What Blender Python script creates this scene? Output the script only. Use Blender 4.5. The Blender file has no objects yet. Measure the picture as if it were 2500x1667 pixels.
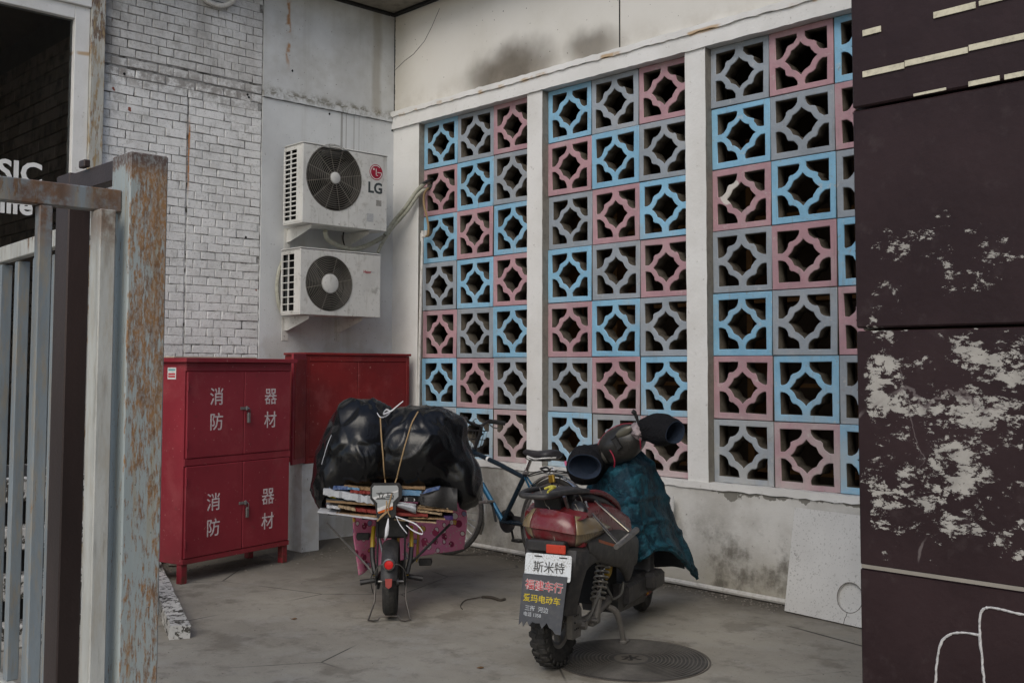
import bpy, bmesh, math, random
from mathutils import Vector as V, Matrix as M, noise as mn
random.seed(11)
SC = bpy.context.scene
COL = SC.collection
R = math.radians
PI = math.pi

# ---------------------------------------------------------------- camera, sky, sun, exposure
cd = bpy.data.cameras.new('camera'); cam = bpy.data.objects.new('camera', cd); COL.objects.link(cam)
cd.sensor_width = 36; cd.lens = 37.30; cd.shift_y = -0.0340; cd.clip_start = 0.05; cd.clip_end = 400
_yaw, _pit, _rol = R(-46.361), R(3.3235), R(0.1377)
_f = V((math.sin(_yaw)*math.cos(_pit), math.cos(_yaw)*math.cos(_pit), math.sin(_pit)))
_r = V((math.cos(_yaw), -math.sin(_yaw), 0)); _u = _r.cross(_f)
_r2 = _r*math.cos(_rol)+_u*math.sin(_rol); _u2 = _u*math.cos(_rol)-_r*math.sin(_rol)
cam.matrix_world = M(((_r2.x,_u2.x,-_f.x,7.683),(_r2.y,_u2.y,-_f.y,-5.819),(_r2.z,_u2.z,-_f.z,1.45),(0,0,0,1)))
SC.camera = cam
W = bpy.data.worlds.new('World'); SC.world = W; W.use_nodes = True
wn = W.node_tree.nodes; sky = wn.new('ShaderNodeTexSky'); sky.sky_type = 'NISHITA'; sky.sun_disc = False
SUN_EL, SUN_AZ = R(42), R(152)          # azimuth clockwise from +Y
sky.sun_elevation = SUN_EL; sky.sun_rotation = SUN_AZ; sky.dust_density = 2.2; sky.air_density = 1.0; sky.ozone_density = 1.0
wn['Background'].inputs[1].default_value = 0.092
W.node_tree.links.new(sky.outputs[0], wn['Background'].inputs[0])
sl = bpy.data.lights.new('sun', 'SUN'); sl.energy = 0.75; sl.angle = R(38); sl.color = (1.0, 0.972, 0.89)
sun = bpy.data.objects.new('sun', sl); COL.objects.link(sun)
_sd = V((math.sin(SUN_AZ)*math.cos(SUN_EL), math.cos(SUN_AZ)*math.cos(SUN_EL), math.sin(SUN_EL)))
sun.rotation_euler = _sd.to_track_quat('Z', 'Y').to_euler(); sun.location = (7, -10, 12)
SC.view_settings.view_transform = 'Standard'; SC.view_settings.look = 'None'
SC.view_settings.gamma = 1; SC.view_settings.use_curve_mapping = False
SC.view_settings.exposure = 0.57

# ---------------------------------------------------------------- materials
class MT:
    def __init__(s, name, rough=.8, metal=0, spec=.4):
        s.m = bpy.data.materials.new(name); s.m.use_nodes = True; s.t = s.m.node_tree
        s.b = s.t.nodes['Principled BSDF']
        s.b.inputs['Roughness'].default_value = rough; s.b.inputs['Metallic'].default_value = metal
        s.b.inputs['Specular IOR Level'].default_value = spec
        s._pos = None
    def n(s, ty): return s.t.nodes.new('ShaderNode'+ty)
    def set(s, sock, v):
        if hasattr(v, 'is_linked'): s.t.links.new(v, sock)
        elif isinstance(v, (int, float)):
            try: sock.default_value = v
            except TypeError: sock.default_value = (v, v, v, 1) if len(sock.default_value) == 4 else (v, v, v)
        else:
            v = tuple(v); L = len(sock.default_value)
            sock.default_value = v+(1,) if L == 4 and len(v) == 3 else v
    @property
    def pos(s):
        if s._pos is None: s._pos = s.n('NewGeometry').outputs['Position']
        return s._pos
    def obj(s): return s.n('TexCoord').outputs['Object']
    def rand(s): return s.n('ObjectInfo').outputs['Random']
    def mul(s, vec, sc):
        q = s.n('VectorMath'); q.operation = 'MULTIPLY'; s.set(q.inputs[0], vec); s.set(q.inputs[1], sc); return q.outputs[0]
    def vadd(s, vec, sc):
        q = s.n('VectorMath'); q.operation = 'ADD'; s.set(q.inputs[0], vec); s.set(q.inputs[1], sc); return q.outputs[0]
    def noise(s, scale, detail=4, rough=.55, vec=None, dist=0):
        q = s.n('TexNoise'); s.set(q.inputs['Vector'], vec or s.pos); q.inputs['Scale'].default_value = scale
        q.inputs['Detail'].default_value = detail; q.inputs['Roughness'].default_value = rough; q.inputs['Distortion'].default_value = dist
        return q.outputs['Fac']
    def vor(s, scale, feat='F1', vec=None, out='Distance', rnd=1):
        q = s.n('TexVoronoi'); q.feature = feat; s.set(q.inputs['Vector'], vec or s.pos); q.inputs['Scale'].default_value = scale
        q.inputs['Randomness'].default_value = rnd
        return q.outputs[out]
    def math(s, op, a, b=0, c=None, clamp=False):
        q = s.n('Math'); q.operation = op; q.use_clamp = clamp; s.set(q.inputs[0], a); s.set(q.inputs[1], b)
        if c is not None: s.set(q.inputs[2], c)
        return q.outputs[0]
    def step(s, x, a, b):                       # smooth 0..1 from a to b (a may exceed b)
        q = s.n('MapRange'); q.interpolation_type = 'SMOOTHSTEP'; s.set(q.inputs[0], x)
        if a < b: v = (a, b, 0, 1)
        else: v = (b, a, 1, 0)
        for i, k in enumerate(v): q.inputs[i+1].default_value = k
        return q.outputs[0]
    def times(s, *a):
        o = a[0]
        for k in a[1:]: o = s.math('MULTIPLY', o, k)
        return o
    def mx(s, a, b): return s.math('MAXIMUM', a, b)
    def mix(s, f, a, b):
        q = s.n('Mix'); q.data_type = 'RGBA'; s.set(q.inputs[0], f); s.set(q.inputs[6], a); s.set(q.inputs[7], b); return q.outputs[2]
    def tint(s, c, f):                          # multiply colour by a float
        q = s.n('Mix'); q.data_type = 'RGBA'; q.blend_type = 'MULTIPLY'; q.inputs[0].default_value = 1
        s.set(q.inputs[6], c); cb = s.n('CombineColor')
        for i in range(3): s.set(cb.inputs[i], f)
        s.t.links.new(cb.outputs[0], q.inputs[7]); return q.outputs[2]
    def sep(s, vec=None):
        q = s.n('SeparateXYZ'); s.set(q.inputs[0], vec or s.pos); return q.outputs
    def near(s, ax, p, w0, w1):                 # 1 within w0 of p along the axis value, 0 beyond w1
        return s.step(s.math('ABSOLUTE', s.math('SUBTRACT', ax, p)), w1, w0)
    def col(s, c): s.set(s.b.inputs['Base Color'], c)
    def rgh(s, c): s.set(s.b.inputs['Roughness'], c)
    def bump(s, h, st=.3, d=.01):
        q = s.n('Bump'); q.inputs['Strength'].default_value = st; q.inputs['Distance'].default_value = d
        s.set(q.inputs['Height'], h); s.t.links.new(q.outputs[0], s.b.inputs['Normal'])
MATS = {}
def simple(name, c, rough=.6, metal=0, var=.25, dirt=.0, dirtc=(.12,.10,.085), scale=9, bump=0, spec=.4):
    if name in MATS: return MATS[name]
    m = MT(name, rough, metal, spec)
    n1 = m.noise(scale, 6, .6)
    k = m.math('MULTIPLY_ADD', n1, var*2, 1-var)
    c2 = m.tint(c, k)
    if dirt: c2 = m.mix(m.math('MULTIPLY', m.step(m.noise(scale*2.3, 8, .7), .42, .72), dirt), c2, dirtc)
    m.col(c2)
    m.rgh(m.math('MULTIPLY_ADD', m.noise(scale*1.7, 4), .3, max(rough-.15, .05)))
    if bump: m.bump(m.noise(scale*6, 6, .6), bump, .006)
    MATS[name] = m.m; return m.m

def mk_brick():
    m = MT('whitewashed_brick', .85, 0, .25); x, y, z = m.sep()
    c = m.mix(m.rand(), (.74,.745,.735), (.78,.78,.77))
    c = m.mix(m.times(m.step(m.noise(6, 9, .75), .47, .75), .5), c, (.42,.42,.40))
    c = m.mix(m.times(m.step(m.noise(1, 7, .7, m.mul(m.pos, (1,16,5))), .55, .68), .45), c, (.30,.29,.265))
    c = m.mix(m.times(m.step(m.noise(38, 8, .75), .56, .70), .75), c, (.22,.21,.195))
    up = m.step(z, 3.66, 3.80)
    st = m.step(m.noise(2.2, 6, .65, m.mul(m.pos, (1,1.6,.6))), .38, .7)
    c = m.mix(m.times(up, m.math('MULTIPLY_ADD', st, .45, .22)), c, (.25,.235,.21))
    lowgrey = m.step(m.noise(3.1, 5, .6), .45, .68)
    c = m.mix(m.times(lowgrey, .35), c, (.46,.46,.45))
    edge = m.times(m.near(z, 3.66, .02, .16), m.step(m.noise(11, 6, .7), .40, .58))
    c = m.mix(m.times(edge, .7), c, (.17,.15,.13))
    lft = m.times(m.step(y, -2.50, -2.67), m.step(m.noise(6, 5, .6), .35, .6), m.step(z, 3.4, 3.9))
    c = m.mix(m.times(lft, .75), c, (.13,.115,.10))
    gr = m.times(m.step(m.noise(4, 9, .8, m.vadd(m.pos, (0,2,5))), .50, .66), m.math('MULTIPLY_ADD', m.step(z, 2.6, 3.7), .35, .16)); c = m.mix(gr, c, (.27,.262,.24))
    soil = m.times(m.step(m.noise(75, 4, .65), .58, .66), .55); c = m.mix(soil, c, (.30,.29,.27))
    rust = m.times(m.near(m.math('ADD', y, m.math('MULTIPLY', m.noise(9), .02)), -1.985, .006, .02), m.step(z, 2.75, 2.95), m.step(z, 3.45, 3.25))
    c = m.mix(rust, c, (.38,.15,.03))
    chip = m.step(m.noise(9, 3, .5, m.vadd(m.pos, (3.1,0,0))), .715, .73)
    c = m.mix(chip, c, (.24,.075,.05))
    m.col(c); m.bump(m.math('ADD', m.noise(40, 8, .75), m.math('MULTIPLY', m.noise(120, 3), .4)), .8, .008); return m.m
def mk_mortar():
    m = MT('grimy_mortar', .95, 0, .1); x, y, z = m.sep()
    f = m.step(m.noise(11, 6, .7), .36, .60)
    f = m.times(f, m.math('MULTIPLY_ADD', m.step(z, 3.7, 2.2), .55, .42))
    c = m.mix(m.math('MINIMUM', f, 1), (.06,.056,.05), (.62,.62,.605))
    m.col(c); m.bump(m.noise(60, 6), .5, .004); return m.m
def mk_plaster():
    m = MT('painted_plaster', .75, 0, .3); x, y, z = m.sep()
    c = m.mix(m.step(m.noise(1.3, 5, .6), .35, .7), (.62,.64,.645), (.51,.525,.53))
    st = m.noise(1, 5, .6, m.mul(m.pos, (1,7,.35)))
    c = m.mix(m.times(m.step(st, .5, .72), .45), c, (.40,.40,.375))
    drip = m.times(m.step(m.noise(1, 2, .5, m.mul(m.pos, (1,34,.2))), .58, .66), m.near(y, -.50, .16, .22), m.step(z, 3.0, 3.3), m.step(z, 3.72, 3.68))
    c = m.mix(m.times(drip, .6), c, (.15,.14,.12))
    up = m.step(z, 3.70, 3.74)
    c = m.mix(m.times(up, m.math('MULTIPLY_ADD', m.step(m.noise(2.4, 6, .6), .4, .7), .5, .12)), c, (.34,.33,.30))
    edge = m.times(m.near(z, 3.735, .006, .07), m.step(m.noise(14, 6, .7), .42, .6))
    c = m.mix(m.times(edge, .8), c, (.13,.12,.085))
    rust = m.times(m.near(m.math('MULTIPLY_ADD', m.noise(7, 4), .05, y), -1.09, .004, .03), m.step(m.noise(12, 5), .38, .55), m.step(z, 3.92, 4.1))
    c = m.mix(m.times(rust, .9), c, (.33,.16,.05))
    band = m.times(m.near(m.math('MULTIPLY_ADD', m.noise(3, 4), .05, y), -.17, .02, .07), m.step(z, 3.7, 3.75))
    c = m.mix(m.times(band, .5), c, (.25,.22,.16))
    base = m.times(m.step(z, 1.9, 1.5), m.step(m.noise(7, 6), .4, .6))
    c = m.mix(m.times(base, .4), c, (.35,.32,.27))
    specks = m.step(m.noise(55, 3, .5), .70, .73)
    c = m.mix(m.times(specks, .8), c, (.12,.11,.1))
    m.col(c); m.bump(m.math('ADD', m.noise(90, 4), m.math('MULTIPLY', m.noise(9, 3), 1.2)), .35, .004); return m.m
def mk_upper():
    m = MT('cream_fascia_paint', .7, 0, .3); x, y, z = m.sep()
    c = m.mix(m.step(m.noise(1.1, 5, .6), .35, .7), (.68,.665,.62), (.60,.58,.525))
    def soot(px, pz, rx, rz, k):
        dx = m.math('DIVIDE', m.math('SUBTRACT', m.math('MULTIPLY_ADD', m.noise(2.2, 3), .35, x), px+.17), rx)
        dz = m.math('DIVIDE', m.math('SUBTRACT', m.math('MULTIPLY_ADD', m.noise(3.4, 3), .25, z), pz+.12), rz)
        d = m.math('SQRT', m.math('ADD', m.math('POWER', dx, 2), m.math('POWER', dz, 2)))
        return m.times(m.step(d, 1.35, .35), k)
    s1 = soot(SOOTA[0], SOOTA[2], .52, .27, .93); s2 = soot(SOOTB[0], SOOTB[2], .30, .16, .75)
    c = m.mix(m.mx(s1, s2), c, (.115,.098,.075))
    low = m.times(m.step(z, 4.0, 3.76), m.step(m.noise(4, 6, .65), .4, .65))
    c = m.mix(m.times(low, .35), c, (.36,.32,.26))
    cor = m.times(m.step(x, .22, 0.0), m.step(m.noise(5, 5), .35, .6))
    c = m.mix(m.times(cor, .35), c, (.45,.40,.30))
    c = m.mix(m.times(m.step(m.noise(40, 2, .5), .735, .75), .9), c, (.06,.05,.04))
    m.col(c); m.bump(m.noise(30, 5), .15, .003); return m.m
def mk_trim():
    m = MT('white_trim_paint', .7, 0, .3); x, y, z = m.sep()
    c = m.mix(m.step(m.noise(2.1, 6, .6), .35, .7), (.73,.73,.715), (.63,.625,.60))
    c = m.mix(m.times(m.step(m.noise(26, 8, .75), .60, .68), .6), c, (.34,.32,.29))
    rus = m.times(m.near(m.math('MULTIPLY_ADD', m.noise(2.5, 3), .05, z), 3.755, .006, .02), m.step(m.noise(2.4, 4, .6, m.mul(m.pos, (1,1,.1))), .52, .6))
    c = m.mix(m.times(rus, .7), c, (.42,.24,.06))
    m.col(c); m.bump(m.math('ADD', m.noise(50, 6), m.noise(8, 4)), .4, .005); return m.m
def mk_dado():
    m = MT('stained_dado_plaster', .9, 0, .2); x, y, z = m.sep()
    c = m.mix(m.step(m.noise(2.4, 6, .62), .38, .68), (.63,.625,.60), (.47,.46,.43))
    low = m.times(m.step(m.math('MULTIPLY_ADD', m.noise(4, 6, .6), .35, z), .58, .16), m.math('MULTIPLY_ADD', m.step(x, 1.2, 3.2), .5, .5))
    c = m.mix(m.times(low, .55), c, (.30,.265,.185))
    mould = m.times(m.step(m.noise(3.2, 8, .7), .46, .66), m.step(z, .60, .25))
    c = m.mix(m.times(mould, .85), c, (.115,.105,.085))
    lft = m.times(m.step(x, 2.5, 1.4), m.step(m.noise(2.6, 7, .68), .36, .6))
    c = m.mix(m.times(lft, .75), c, (.20,.19,.165))
    sp = m.step(m.noise(33, 4, .6), .66, .70)
    c = m.mix(m.times(sp, .8), c, (.13,.12,.10))
    ex = m.times(m.step(m.math('ADD', z, m.math('MULTIPLY', m.noise(6, 5, .6), .30)), .775, .785), m.step(m.math('MULTIPLY_ADD', m.noise(9, 4), .1, x), 3.52, 3.54))
    c = m.mix(ex, c, m.mix(m.noise(12, 5), (.15,.145,.125), (.24,.23,.205)))
    m.col(c); m.bump(m.math('SUBTRACT', m.noise(22, 8, .7), m.math('MULTIPLY', ex, .8)), .5, .006); return m.m
def mk_block(name, c0, c1):
    m = MT(name, .85, 0, .2); x, y, z = m.sep()
    c = m.mix(m.step(m.noise(4.5, 6, .65), .35, .68), c0, c1)
    c = m.tint(c, m.math('MULTIPLY_ADD', m.rand(), .14, .93))
    low = m.times(m.step(z, 1.55, .75), .62)
    c = m.mix(m.times(low, m.step(m.noise(3.5, 6, .6), .3, .65)), c, (.50,.49,.46))
    c = m.mix(m.times(m.step(m.noise(28, 8, .78), .565, .67), .6), c, (.27,.25,.22))
    c = m.mix(m.times(m.step(m.noise(13, 7, .72, m.vadd(m.pos, (5,1,2))), .60, .70), .5), c, (.56,.54,.51))
    c = m.mix(m.times(m.step(m.noise(2.2, 6, .7, m.vadd(m.pos, (1,4,7))), .48, .70), .38), c, (.42,.41,.40))
    c = m.mix(m.times(m.step(m.noise(1, 6, .7, m.mul(m.pos, (22,1,2.2))), .56, .70), .40), c, (.24,.225,.20))
    if name.startswith('dusty'):
        dv = m.n('VectorMath'); dv.operation = 'DISTANCE'; m.set(dv.inputs[0], m.vadd(m.pos, m.mul(m.n('TexNoise').outputs['Color'], (0,0,0)))); m.set(dv.inputs[1], PATCH)
        c = m.mix(m.step(m.math('MULTIPLY_ADD', m.noise(24, 5), .05, dv.outputs['Value']), .112, .104), c, (.60,.57,.53))
    m.col(c); m.bump(m.math('ADD', m.noise(55, 8, .7), m.math('MULTIPLY', m.noise(14, 5, .7), .8)), .7, .006); return m.m
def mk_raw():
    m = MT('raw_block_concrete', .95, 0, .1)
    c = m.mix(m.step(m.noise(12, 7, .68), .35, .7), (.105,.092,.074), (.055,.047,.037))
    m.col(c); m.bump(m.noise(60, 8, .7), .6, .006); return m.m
def mk_floor():
    m = MT('worn_concrete_floor', .85, 0, .3); x, y, z = m.sep()
    c = m.mix(m.step(m.noise(.9, 8, .62), .34, .68), (.385,.36,.305), (.275,.253,.21))
    c = m.mix(m.times(m.step(m.noise(3.7, 8, .7), .48, .68), .6), c, (.37,.355,.32))
    c = m.mix(m.times(m.step(m.noise(5.5, 9, .74, m.vadd(m.pos, (9,3,0))), .50, .66), .42), c, (.125,.112,.092))
    c = m.mix(m.times(m.step(m.noise(2.1, 7, .66, m.vadd(m.pos, (4,8,0))), .54, .64), .5), c, (.135,.118,.092))
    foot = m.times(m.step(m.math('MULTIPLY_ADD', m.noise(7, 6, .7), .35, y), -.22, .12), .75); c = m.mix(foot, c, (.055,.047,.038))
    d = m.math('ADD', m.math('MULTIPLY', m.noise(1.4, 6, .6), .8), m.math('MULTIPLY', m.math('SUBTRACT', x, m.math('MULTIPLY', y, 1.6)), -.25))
    damp_shade = m.step(d, -1.05, -.15)  # shade towards the corner painted into the floor colour, mixed with damp grime
    c = m.mix(m.times(damp_shade, .80), c, (.060,.052,.042))
    c = m.mix(m.times(m.step(m.noise(60, 3, .5), .67, .71), .55), c, (.06,.055,.05))
    c = m.mix(m.times(m.step(m.noise(42, 3, .5, m.vadd(m.pos, (1,7,0))), .70, .73), .6), c, (.40,.39,.37))
    w = m.vadd(m.pos, m.mul(m.n('TexNoise').outputs['Color'], (.25,.25,0)))
    cr = m.step(m.vor(.75, 'DISTANCE_TO_EDGE', w), .006, .001)
    c = m.mix(m.times(cr, m.step(m.noise(1.3, 3), .50, .60)), c, (.05,.045,.04))
    m.col(c); m.rgh(m.math('MULTIPLY_ADD', m.noise(5, 5), .3, .62))
    m.bump(m.math('ADD', m.noise(35, 8, .7), m.math('MULTIPLY', m.noise(4, 5), 2)), .35, .008); return m.m
def mk_gate(name, c0, rustamt, stain=1, top=2.06):
    m = MT(name, .55, 0, .4); x, y, z = m.sep()
    c = m.mix(m.step(m.noise(3, 6, .6, m.mul(m.pos, (2,2,.5))), .35, .7), c0, tuple(k*.72 for k in c0))
    r1 = m.noise(9, 8, .72, m.mul(m.pos, (4,4,.7)))
    r2 = m.noise(34, 5, .65, m.mul(m.pos, (1,1,.35)))
    f = m.math('ADD', m.math('MULTIPLY', r1, .6), m.math('MULTIPLY', r2, .4))
    k = m.math('ADD', f, m.math('MULTIPLY', m.math('SUBTRACT', m.noise(1.8, 3), .5), .30))
    hz = m.math('MULTIPLY', m.step(m.math('MULTIPLY_ADD', m.noise(5, 4), .14, z), top-.06, top+.06), .10)
    k = m.math('ADD', k, hz)
    rf = m.step(k, .70-.10*rustamt, .76-.10*rustamt)
    rc = m.mix(m.step(m.noise(24, 6, .7), .4, .65), (.25,.10,.025), (.10,.045,.022))
    rc = m.mix(m.step(z, top-.16, top-.02), rc, (.10,.05,.035))
    c = m.mix(m.times(rf, .92), c, rc)
    c = m.mix(m.times(m.step(r1, .46, .64), .55*rustamt*stain), c, (.33,.25,.14))
    c = m.mix(m.times(m.step(m.noise(16, 6, .7, m.mul(m.pos, (3,3,.3))), .5, .7), .5*stain), c, (.20,.185,.16))
    jn = m.times(m.mx(m.near(y, -4.59, .02, .08), m.near(y, -4.77, .05, .11)), m.near(z, 1.93, .06, .20), m.step(m.noise(12, 7, .72), .33, .56)); c = m.mix(m.times(jn, .88), c, m.mix(m.noise(30, 5), (.06,.032,.022), (.20,.095,.035)))
    m.col(c); m.rgh(m.math('MULTIPLY_ADD', rf, .35, .45)); m.bump(m.math('ADD', m.noise(80, 6), rf), .3, .003); return m.m
def mk_pillar():
    m = MT('rusty_grey_pillar_paint', .55, 0, .4); x, y, z = m.sep()
    c = m.mix(m.step(m.noise(3, 6, .6, m.mul(m.pos, (2,2,.5))), .35, .7), (.36,.405,.405), (.29,.335,.34))
    fx = m.step(x, 4.786, 4.789)               # the broad face toward +x carries most of the rust
    r1 = m.noise(44, 7, .74, m.mul(m.pos, (1.8,1.8,.36)))
    r2 = m.noise(120, 4, .62, m.mul(m.pos, (1.2,1.2,.26)))
    f = m.math('ADD', m.math('MULTIPLY', r1, .62), m.math('MULTIPLY', r2, .38))
    reg = m.math('ADD', m.times(m.near(z, 1.66, .24, .62), .085), m.times(m.step(m.noise(5.6, 4, .6, m.mul(m.pos, (1,1,.8))), .40, .66), .065))
    reg = m.math('ADD', reg, m.times(m.step(y, -4.545, -4.46), .05))
    k = m.math('ADD', f, m.times(fx, reg))
    k = m.math('ADD', k, m.times(m.step(m.math('MULTIPLY_ADD', m.noise(14, 4), .10, z), 2.02, 2.13), .30))
    rf = m.times(m.step(k, .548, .635), m.math('MULTIPLY_ADD', m.step(m.noise(160, 3, .6, m.mul(m.pos, (1,1,.5))), .36, .6), .45, .55))
    rc = m.mix(m.step(m.noise(30, 6, .7, m.mul(m.pos, (2,2,.5))), .40, .64), (.29,.138,.038), (.145,.066,.024))
    rc = m.mix(m.step(z, 1.99, 2.045), rc, (.085,.045,.035))
    stn = m.step(m.noise(9, 6, .65, m.mul(m.pos, (5,5,.35))), .50, .68)
    c = m.mix(m.times(stn, .45), c, (.33,.27,.16))
    c = m.mix(m.times(rf, .9), c, rc)
    c = m.mix(m.times(m.step(m.noise(110, 3, .5), .69, .73), .8), c, (.05,.045,.04))
    m.col(c); m.rgh(m.math('MULTIPLY_ADD', rf, .35, .48)); m.bump(m.math('ADD', m.noise(90, 6), rf), .3, .002); return m.m
def mk_panel():
    m = MT('peeling_purple_brown_paint', .55, 0, .22); x, y, z = m.sep()
    c = m.mix(m.step(m.noise(3, 6, .62), .35, .7), (.024,.0130,.0142), (.034,.0190,.0205))
    c = m.mix(m.times(m.step(m.noise(14, 6, .7), .55, .72), .4), c, (.060,.044,.044))
    big = m.noise(6.5, 5, .6, m.mul(m.pos, (.9,1,1.3)), .5)
    mid = m.noise(17, 9, .78, m.mul(m.pos, (.8,1,1.3)), .5)
    fin = m.noise(46, 6, .75, m.mul(m.pos, (.7,1,1.5)))
    f = m.math('ADD', m.math('ADD', m.math('MULTIPLY', big, .34), m.math('MULTIPLY', mid, .40)), m.math('MULTIPLY', fin, .26))
    reg = m.mx(m.times(m.near(z, 1.76, .06, .20), .034), m.times(m.near(z, 1.30, .14, .42), .068))
    reg = m.math('ADD', reg, m.times(m.near(x, 6.36, .10, .22), .016))
    reg = m.math('SUBTRACT', reg, m.times(m.step(x, 6.24, 6.19), .07))
    k = m.math('ADD', f, reg)
    lim = m.math('ADD', m.times(m.step(z, .93, .90), .3), m.times(m.step(z, 1.80, 2.02), .16))
    pf = m.step(m.math('SUBTRACT', k, lim), .598, .606)
    pc = m.mix(m.step(m.noise(16, 5), .35, .7), (.40,.38,.345), (.30,.285,.26))
    c = m.mix(pf, c, pc)
    w = m.vadd(m.pos, m.mul(m.noise(4, 5), (.35,0,.35)))
    cr = m.times(m.step(m.vor(2.3, 'DISTANCE_TO_EDGE', w), .010, .003), m.step(z, .93, .95), m.step(z, 1.5, 1.4), m.step(m.noise(3), .45, .55))
    c = m.mix(m.times(cr, .55), c, (.20,.17,.165))
    m.col(c); m.rgh(m.math('MULTIPLY_ADD', pf, .35, .48)); m.bump(m.math('SUBTRACT', m.noise(40, 6), m.times(pf, 1.5)), .35, .004); return m.m
def mk_red(name, c0, c1):
    m = MT(name, .42, 0, .4)
    c = m.mix(m.step(m.noise(2.2, 6, .6), .35, .68), c0, c1)
    c = m.mix(m.times(m.step(m.noise(6, 7, .7, m.mul(m.pos, (1,1,.3))), .52, .75), .35), c, tuple(k*.45 for k in c0))
    c = m.mix(m.times(m.step(m.noise(45, 3, .5), .70, .73), .6), c, (.45,.25,.22))
    c = m.mix(m.times(m.step(m.noise(11, 8, .78), .60, .68), .5), c, (.10,.035,.03))
    c = m.mix(m.times(m.step(m.noise(3.5, 6, .7, m.vadd(m.pos, (3,0,0))), .50, .72), .25), c, (.42,.12,.12))
    zz_ = m.sep()[2]; c = m.mix(m.times(m.step(zz_, .22, .02), m.step(m.noise(16, 6, .7), .42, .62), .8), c, (.09,.04,.025))
    m.col(c); m.rgh(m.math('MULTIPLY_ADD', m.noise(8, 5), .3, .33)); m.bump(m.math('ADD', m.noise(4.5, 3), m.math('MULTIPLY', m.noise(60, 4), .05)), .35, .012); return m.m
def mk_ac(name, c0):
    m = MT(name, .45, 0, .4); x, y, z = m.sep()
    c = m.mix(m.step(m.noise(3, 6, .6), .35, .7), c0, tuple(k*.84 for k in c0))
    c = m.mix(m.times(m.step(m.noise(9, 8, .72), .54, .70), .5), c, (.27,.255,.22))
    c = m.mix(m.times(m.step(m.noise(15, 6, .65, m.mul(m.pos, (1,2.4,.25))), .56, .70), .4), c, (.30,.28,.23))
    c = m.mix(m.times(m.step(m.noise(46, 5, .6), .64, .70), .8), c, (.12,.11,.10))
    c = m.mix(m.times(m.step(m.noise(7, 9, .78, m.vadd(m.pos, (2,0,1))), .55, .66), .55), c, (.20,.19,.165))
    m.col(c); m.bump(m.noise(30, 4), .1, .003); return m.m
def mk_bag():
    m = MT('black_bin_liner_plastic', .24, 0, .38)
    m.col((.0055,.0057,.0065))
    a = m.noise(7, 5, .6, m.mul(m.pos, (1.2,1.2,.9)), 1.6); b = m.noise(30, 4, .55, m.mul(m.pos, (.6,1.5,1)), .8)
    h = m.math('ADD', m.math('MULTIPLY', m.math('ABSOLUTE', m.math('SUBTRACT', a, .5)), 2.2), m.math('MULTIPLY', b, .30))
    m.rgh(m.math('MULTIPLY_ADD', m.noise(5, 4), .14, .17))
    m.bump(h, .16, .010); return m.m
def mk_quilt():
    m = MT('teal_nylon_quilt', .55, 0, .22)
    a = m.noise(9, 6, .65, None, 1.2)
    c = m.mix(m.step(a, .40, .58), (.014,.088,.128), (.006,.028,.046))
    c = m.mix(m.times(m.step(m.noise(23, 5, .7), .52, .68), .6), c, (.026,.115,.15))
    m.col(c); m.bump(m.math('ADD', m.math('ABSOLUTE', m.math('SUBTRACT', a, .5)), m.math('MULTIPLY', m.noise(30, 5, .6), .35)), .9, .03); return m.m
def mk_pink():
    m = MT('pink_heart_print_oilcloth', .45, 0, .4)
    c = m.mix(m.noise(3, 4), (.74,.25,.40), (.64,.19,.33))
    q = m.n('TexVoronoi'); m.set(q.inputs['Vector'], m.pos); q.inputs['Scale'].default_value = 17
    d = q.outputs['Distance']; rc = m.n('ValToRGB'); cr = rc.color_ramp; cr.interpolation = 'CONSTANT'
    cr.elements[0].position = 0; cr.elements[0].color = (.22,.012,.06,1); cr.elements[1].position = .16; cr.elements[1].color = (.70,.64,.62,1)
    for p, k in ((.62, (.55,.33,.06,1)), (.78, (.25,.26,.42,1)), (.90, (.45,.04,.12,1))):
        e = cr.elements.new(p); e.color = k
    sc = m.n('SeparateColor'); m.t.links.new(q.outputs['Color'], sc.inputs[0]); m.t.links.new(sc.outputs[0], rc.inputs[0])
    c = m.mix(m.step(d, .43, .40), c, (.32,.03,.09)); c = m.mix(m.step(d, .37, .34), c, rc.outputs[0])
    c = m.mix(m.step(m.vor(41), .26, .22), c, (.58,.40,.40))
    m.col(c); m.bump(m.noise(9, 4), .3, .02); return m.m
def mk_terrazzo():
    m = MT('speckled_white_board', .6, 0, .3)
    c = m.mix(m.step(m.noise(2.5, 5), .35, .7), (.64,.64,.625), (.55,.55,.535))
    c = m.mix(m.times(m.step(m.noise(85, 3, .6), .60, .64), .7), c, (.30,.30,.29))
    c = m.mix(m.times(m.step(m.noise(8, 6, .7), .66, .72), .8), c, (.17,.16,.15))
    m.col(c); return m.m
def mk_iron():
    m = MT('cast_iron_cover', .6, .2, .4)
    c = m.mix(m.step(m.noise(7, 6, .65), .35, .68), (.052,.049,.046), (.10,.094,.086))
    m.col(c); m.bump(m.noise(60, 6), .4, .004); return m.m
def mk_plank():
    m = MT('chipped_white_paint_on_concrete', .9, 0, .2)
    c = m.mix(m.step(m.noise(5, 5), .35, .7), (.64,.63,.60), (.50,.49,.46))
    c = m.mix(m.step(m.noise(22, 7, .72), .51, .55), c, (.07,.065,.055)); m.col(c); m.bump(m.noise(17, 7, .7), .8, .01); return m.m
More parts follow.
